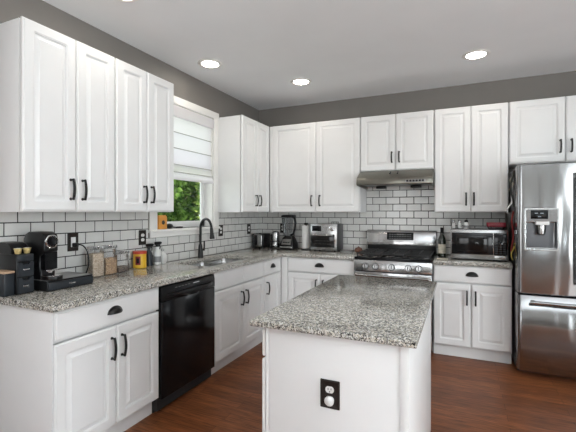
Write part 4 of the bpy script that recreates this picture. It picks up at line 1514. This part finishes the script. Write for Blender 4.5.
t = thing('capsule_storage_box', (0.22, -3.01, CT), 'low black capsule storage box underneath the coffee machine', 'storage box')
cx0, cx1, cy0, cy1 = 0.095, 0.325, -3.112, -2.815
MB().box(cx0, cx1, cy0, cy1, CT + 0.001, CT + 0.060, 0.004).build('case', 'black_plastic', t)
dob = MB().box(cx1 + 0.0005, cx1 + 0.010, cy0 + 0.004, cy1 - 0.004, CT + 0.006, CT + 0.052, 0.004).build('drawer', 'slate', t)
MB().box(cx1 + 0.0102, cx1 + 0.013, -2.985, -2.945, CT + 0.028, CT + 0.034, 0.001).build('badge', 'chrome', dob)
mt = MB().box(cx0 + 0.004, cx1 - 0.004, cy0 + 0.004, cy1 - 0.004, CT + 0.0603, CT + 0.063, 0.001).build('top_mat', 'grey_plastic', t)

cm = thing('coffee_machine', (0.2, -3.07, CT + 0.063), 'black capsule coffee machine with round chrome dial on the counter', 'coffee machine')
mz = CT + 0.0635
my0, my1 = -3.108, -3.022
# tower with a domed top
prof = [(0.100, mz), (0.262, mz), (0.262, mz + 0.045), (0.248, mz + 0.07), (0.250, mz + 0.14), (0.290, mz + 0.165), (0.290, mz + 0.245), (0.280, mz + 0.265), (0.245, mz + 0.278), (0.150, mz + 0.278), (0.115, mz + 0.262), (0.100, mz + 0.235)]
MB().prism(prof, 'y', my0, my1).bevel(0.006, 2).build('body', 'black_plastic', cm)
MB().prism([(0.2905, mz + 0.060), (0.2505, mz + 0.060), (0.2525, mz + 0.135), (0.2905, mz + 0.160)], 'y', my0 + 0.006, my1 - 0.006).build('front_panel', 'black_gloss', cm)
dial = MB().lathe((0.2908, -3.065, mz + 0.222), [(0.040, 0), (0.040, 0.006), (0.036, 0.010), (0.030, 0.010), (0.028, 0.004), (0.001, 0.004)], 32, axis='x').build('dial_ring', 'chrome', cm)
MB().lathe((0.2952, -3.065, mz + 0.222), [(0.027, 0), (0.025, 0.006), (0.001, 0.007)], 28, axis='x').build('dial_face', 'black_gloss', dial)
MB().lathe((0.278, -3.065, mz + 0.040), [(0.014, 0), (0.014, 0.018), (0.010, 0.0195)], 20).build('spout', 'chrome', cm)
MB().box(0.2635, 0.300, my0 + 0.010, my1 - 0.010, mz + 0.050, mz + 0.058, 0.002).build('spout_arm', 'chrome', cm)
# round-nosed drip tray and grille
pts = [(0.263, -3.112), (0.263, -3.018)]
pts = [(0.263, my0 - 0.004)] + [(0.312 + 0.045 * math.sin(PI * i / 16), -3.065 - 0.047 * math.cos(PI * i / 16)) for i in range(17)] + [(0.263, my1 + 0.004)]
MB().prism(pts, 'z', mz, mz + 0.024).bevel(0.003).build('drip_tray', 'black_plastic', cm)
pts2 = [(0.268, my0 + 0.002)] + [(0.312 + 0.039 * math.sin(PI * i / 16), -3.065 - 0.041 * math.cos(PI * i / 16)) for i in range(17)] + [(0.268, my1 - 0.002)]
MB().prism(pts2, 'z', mz + 0.0243, mz + 0.027).build('grille', 'chrome', cm)
t = thing('power_cord', (0.02, -2.72, 1.14), 'black plug and cord drooping from the outlet behind the coffee machine', 'cord')
MB().box(0.0162, 0.045, -2.735, -2.700, 1.128, 1.158, 0.006).build('plug', 'black_plastic', t)
cp_ = [(0.045, -2.716, 1.143), (0.065, -2.712, 1.146), (0.085, -2.700, 1.138), (0.105, -2.690, 1.11), (0.118, -2.684, 1.06), (0.115, -2.682, 1.00), (0.098, -2.692, 0.94), (0.075, -2.71, 0.921), (0.05, -2.78, 0.920), (0.04, -2.89, 0.920)]
cv = []
for i in range(len(cp_) - 1):
    p0, p1, p2, p3 = [Vector(cp_[max(0, min(len(cp_) - 1, i + k))]) for k in (-1, 0, 1, 2)]
    for s in range(5):
        u = s / 5
        cv.append(0.5 * ((2 * p1) + (p2 - p0) * u + (2 * p0 - 5 * p1 + 4 * p2 - p3) * u * u + (3 * p1 - p0 - 3 * p2 + p3) * u ** 3))
cv.append(Vector(cp_[-1]))
MB().tube(cv, 0.0042, 8).build('cable', 'black_plastic', t)


def canister(x0, x1, y0, y1, h, fill, mat, label, lidmat='clear'):
    t = thing('food_canister', ((x0 + x1) / 2, (y0 + y1) / 2, CT), label, 'canister', 'clear canisters on the counter')
    z = CT + 0.001
    lo = []
    for ins, zz in ((0.003, z), (0.0, z + 0.004), (0.0, z + h - 0.02), (0.004, z + h - 0.014), (0.004, z + h)):
        lo.append([Vector((a, b, zz)) for a, b in rrect(x0 + ins, x1 - ins, y0 + ins, y1 - ins, 0.010)])
    MB().loft(lo, True, False).build('clear_body', 'clear', t)
    mb = MB().loft([[Vector((a, b, zz)) for a, b in rrect(x0 + 0.003 + i, x1 - 0.003 - i, y0 + 0.003 + i, y1 - 0.003 - i, 0.008)]
                    for i, zz in ((0, z + 0.005), (0, z + fill - 0.006), (0.008, z + fill), (0.02, z + fill + 0.003))])
    mb.build('contents', mat, t)
    l = MB().loft([[Vector((a, b, zz)) for a, b in rrect(x0 - 0.001 + i, x1 + 0.001 - i, y0 - 0.001 + i, y1 + 0.001 - i, 0.010)]
                   for i, zz in ((0.001, z + h + 0.0005), (0, z + h + 0.003), (0, z + h + 0.018), (0.004, z + h + 0.021))]).build('lid', 'lid_clear', t)
    MB().box(x1 - 0.030, x1 + 0.006, y0 + 0.022, y1 - 0.022, z + h + 0.003, z + h + 0.024, 0.004).build('lid_clasp', 'chrome', l)
    MB().box(x0 + 0.012, x1 - 0.036, y0 + 0.014, y1 - 0.014, z + h - 0.006, z + h + 0.0002, 0.002).build('lid_seal', 'grey_plastic', l)
    return t


canister(0.080, 0.145, -2.668, -2.572, 0.192, 0.165, 'oats', 'tall clear canister of pale oat flakes, nearest the coffee machine')
canister(0.080, 0.145, -2.560, -2.458, 0.192, 0.120, 'nuts', 'tall clear canister of brown granola, between oats and the low canister')
canister(0.075, 0.140, -2.444, -2.338, 0.140, 0.045, 'spice', 'low clear canister nearly empty, rightmost of the three canisters')

t = thing('yellow_tub', (0.075, -2.172, CT), 'yellow round tub with red lid under the outlet beside the window', 'tub')
MB().lathe((0.072, -2.172, CT + 0.001), [(0.048, 0), (0.052, 0.004), (0.052, 0.116)], 32).build('body', 'yellow', t)
MB().lathe((0.072, -2.172, CT + 0.1175), [(0.0545, 0), (0.0545, 0.018), (0.050, 0.022), (0.001, 0.022)], 32).build('lid', 'redlid', t)
# printed label: dark roundel on a red patch, white panel
lb = MB()
lo = []
for z in (CT + 0.03, CT + 0.10):
    lo.append([Vector((0.072 + 0.0526 * math.cos(a), -2.172 + 0.0526 * math.sin(a), z)) for a in [-1.45 + 0.1 * i for i in range(9)]])
lb.loft(lo, False, False, closed=False)
lb.build('label_patch', 'red', t)
lb = MB()
lo = []
for z in (CT + 0.045, CT + 0.085):
    lo.append([Vector((0.072 + 0.0529 * math.cos(a), -2.172 + 0.0529 * math.sin(a), z)) for a in [-1.25 + 0.1 * i for i in range(5)]])
lb.loft(lo, False, False, closed=False)
lb.build('label_mark', 'black_plastic', t)


def trigger_bottle(x, y, h, mat, label, lm=None):
    t = thing('spray_bottle', (x, y, CT), label, 'spray bottle', None)
    z = CT + 0.001
    MB().lathe((x, y, z), [(0.028, 0), (0.031, 0.004), (0.031, h * 0.45), (0.026, h * 0.58), (0.013, h * 0.72), (0.012, h * 0.78)], 24).build('bottle', mat, t)
    if lm:
        MB().lathe((x, y, z + h * 0.12), [(0.0316, 0), (0.0316, h * 0.25)], 24, cap=False).build('label_band', lm, t)
    g = MB()
    g.cyl((x, y, z + h * 0.78), (x, y, z + h * 0.86), 0.015, 0.014)
    g.box(x - 0.012, x + 0.012, y - 0.026, y + 0.040, z + h * 0.86, z + h, 0.006)
    g.box(x - 0.006, x + 0.006, y + 0.040, y + 0.052, z + h * 0.90, z + h * 0.97, 0.002)
    g.build('spray_head', 'black_plastic', t)
    MB().tube([(x, y + 0.024, z + h * 0.87), (x, y + 0.036, z + h * 0.76), (x, y + 0.032, z + h * 0.66)], [0.006, 0.005, 0.004], 8).build('trigger', 'black_plastic', t)
    return t


trigger_bottle(0.062, -2.060, 0.190, 'slate', 'dark translucent spray bottle with black trigger, right of the yellow tub')
trigger_bottle(0.062, -1.962, 0.200, 'soap', 'white spray bottle with black trigger and dark label, left of the sink', 'grey_plastic')
t = thing('soap_bottle', (0.055, -1.885, CT), 'small pale soap bottle with clear cap, nearest the sink', 'bottle')
MB().loft([[Vector((a, b, z)) for a, b in rrect(0.035 + i, 0.085 - i, -1.918 + i, -1.868 - i, 0.012)] for i, z in ((0.002, CT + 0.001), (0, CT + 0.005), (0, CT + 0.085), (0.012, CT + 0.10), (0.015, CT + 0.112))]).build('bottle', 'soap', t)
MB().lathe((0.060, -1.893, CT + 0.1125), [(0.012, 0), (0.012, 0.02), (0.001, 0.022)], 18).build('cap', 'clear', t)

# window sill things
t = thing('cardboard_box', (-0.02, -1.84, WZ0), 'orange box with dark round emblem on the left of the window sill', 'box')
MB().box(-0.055, 0.018, -1.888, -1.790, WZ0 + 0.001, WZ0 + 0.118, 0.002).build('carton', 'orange', t)
MB().cyl((0.0182, -1.838, WZ0 + 0.062), (0.0188, -1.838, WZ0 + 0.062), 0.020, n=24).build('emblem', 'black_matte', t)
MB().box(-0.050, 0.013, -1.884, -1.794, WZ0 + 0.1182, WZ0 + 0.128, 0.003).build('top_flap', 'orange', t)
t = thing('hand_brush', (-0.01, -1.68, WZ0), 'small black brush lying on the window sill beside the orange box', 'brush')
lo = []
mbb = MB()
mbb.lathe((0.0, 0.0, 0.0), [(0.010, -0.045), (0.022, -0.030), (0.027, 0.0), (0.022, 0.030), (0.008, 0.045)], 20, axis='y')
for v in mbb.bm.verts:
    v.co = Vector((v.co.x * 0.9 - 0.005, v.co.y - 1.735, v.co.z * 0.9 + WZ0 + 0.0255))
mbb.build('brush_head', 'black_plastic', t)
MB().tube([(-0.004, -1.694, WZ0 + 0.016), (0.002, -1.665, WZ0 + 0.013), (0.004, -1.645, WZ0 + 0.010)], [0.006, 0.005, 0.006], 10).build('neck', 'black_plastic', t)
MB().tube([(0.004, -1.645, WZ0 + 0.0105), (0.006, -1.60, WZ0 + 0.010), (0.004, -1.56, WZ0 + 0.009)], [0.008, 0.009, 0.007], 10).build('grip', 'black_matte', t)

bpy.context.view_layer.update()
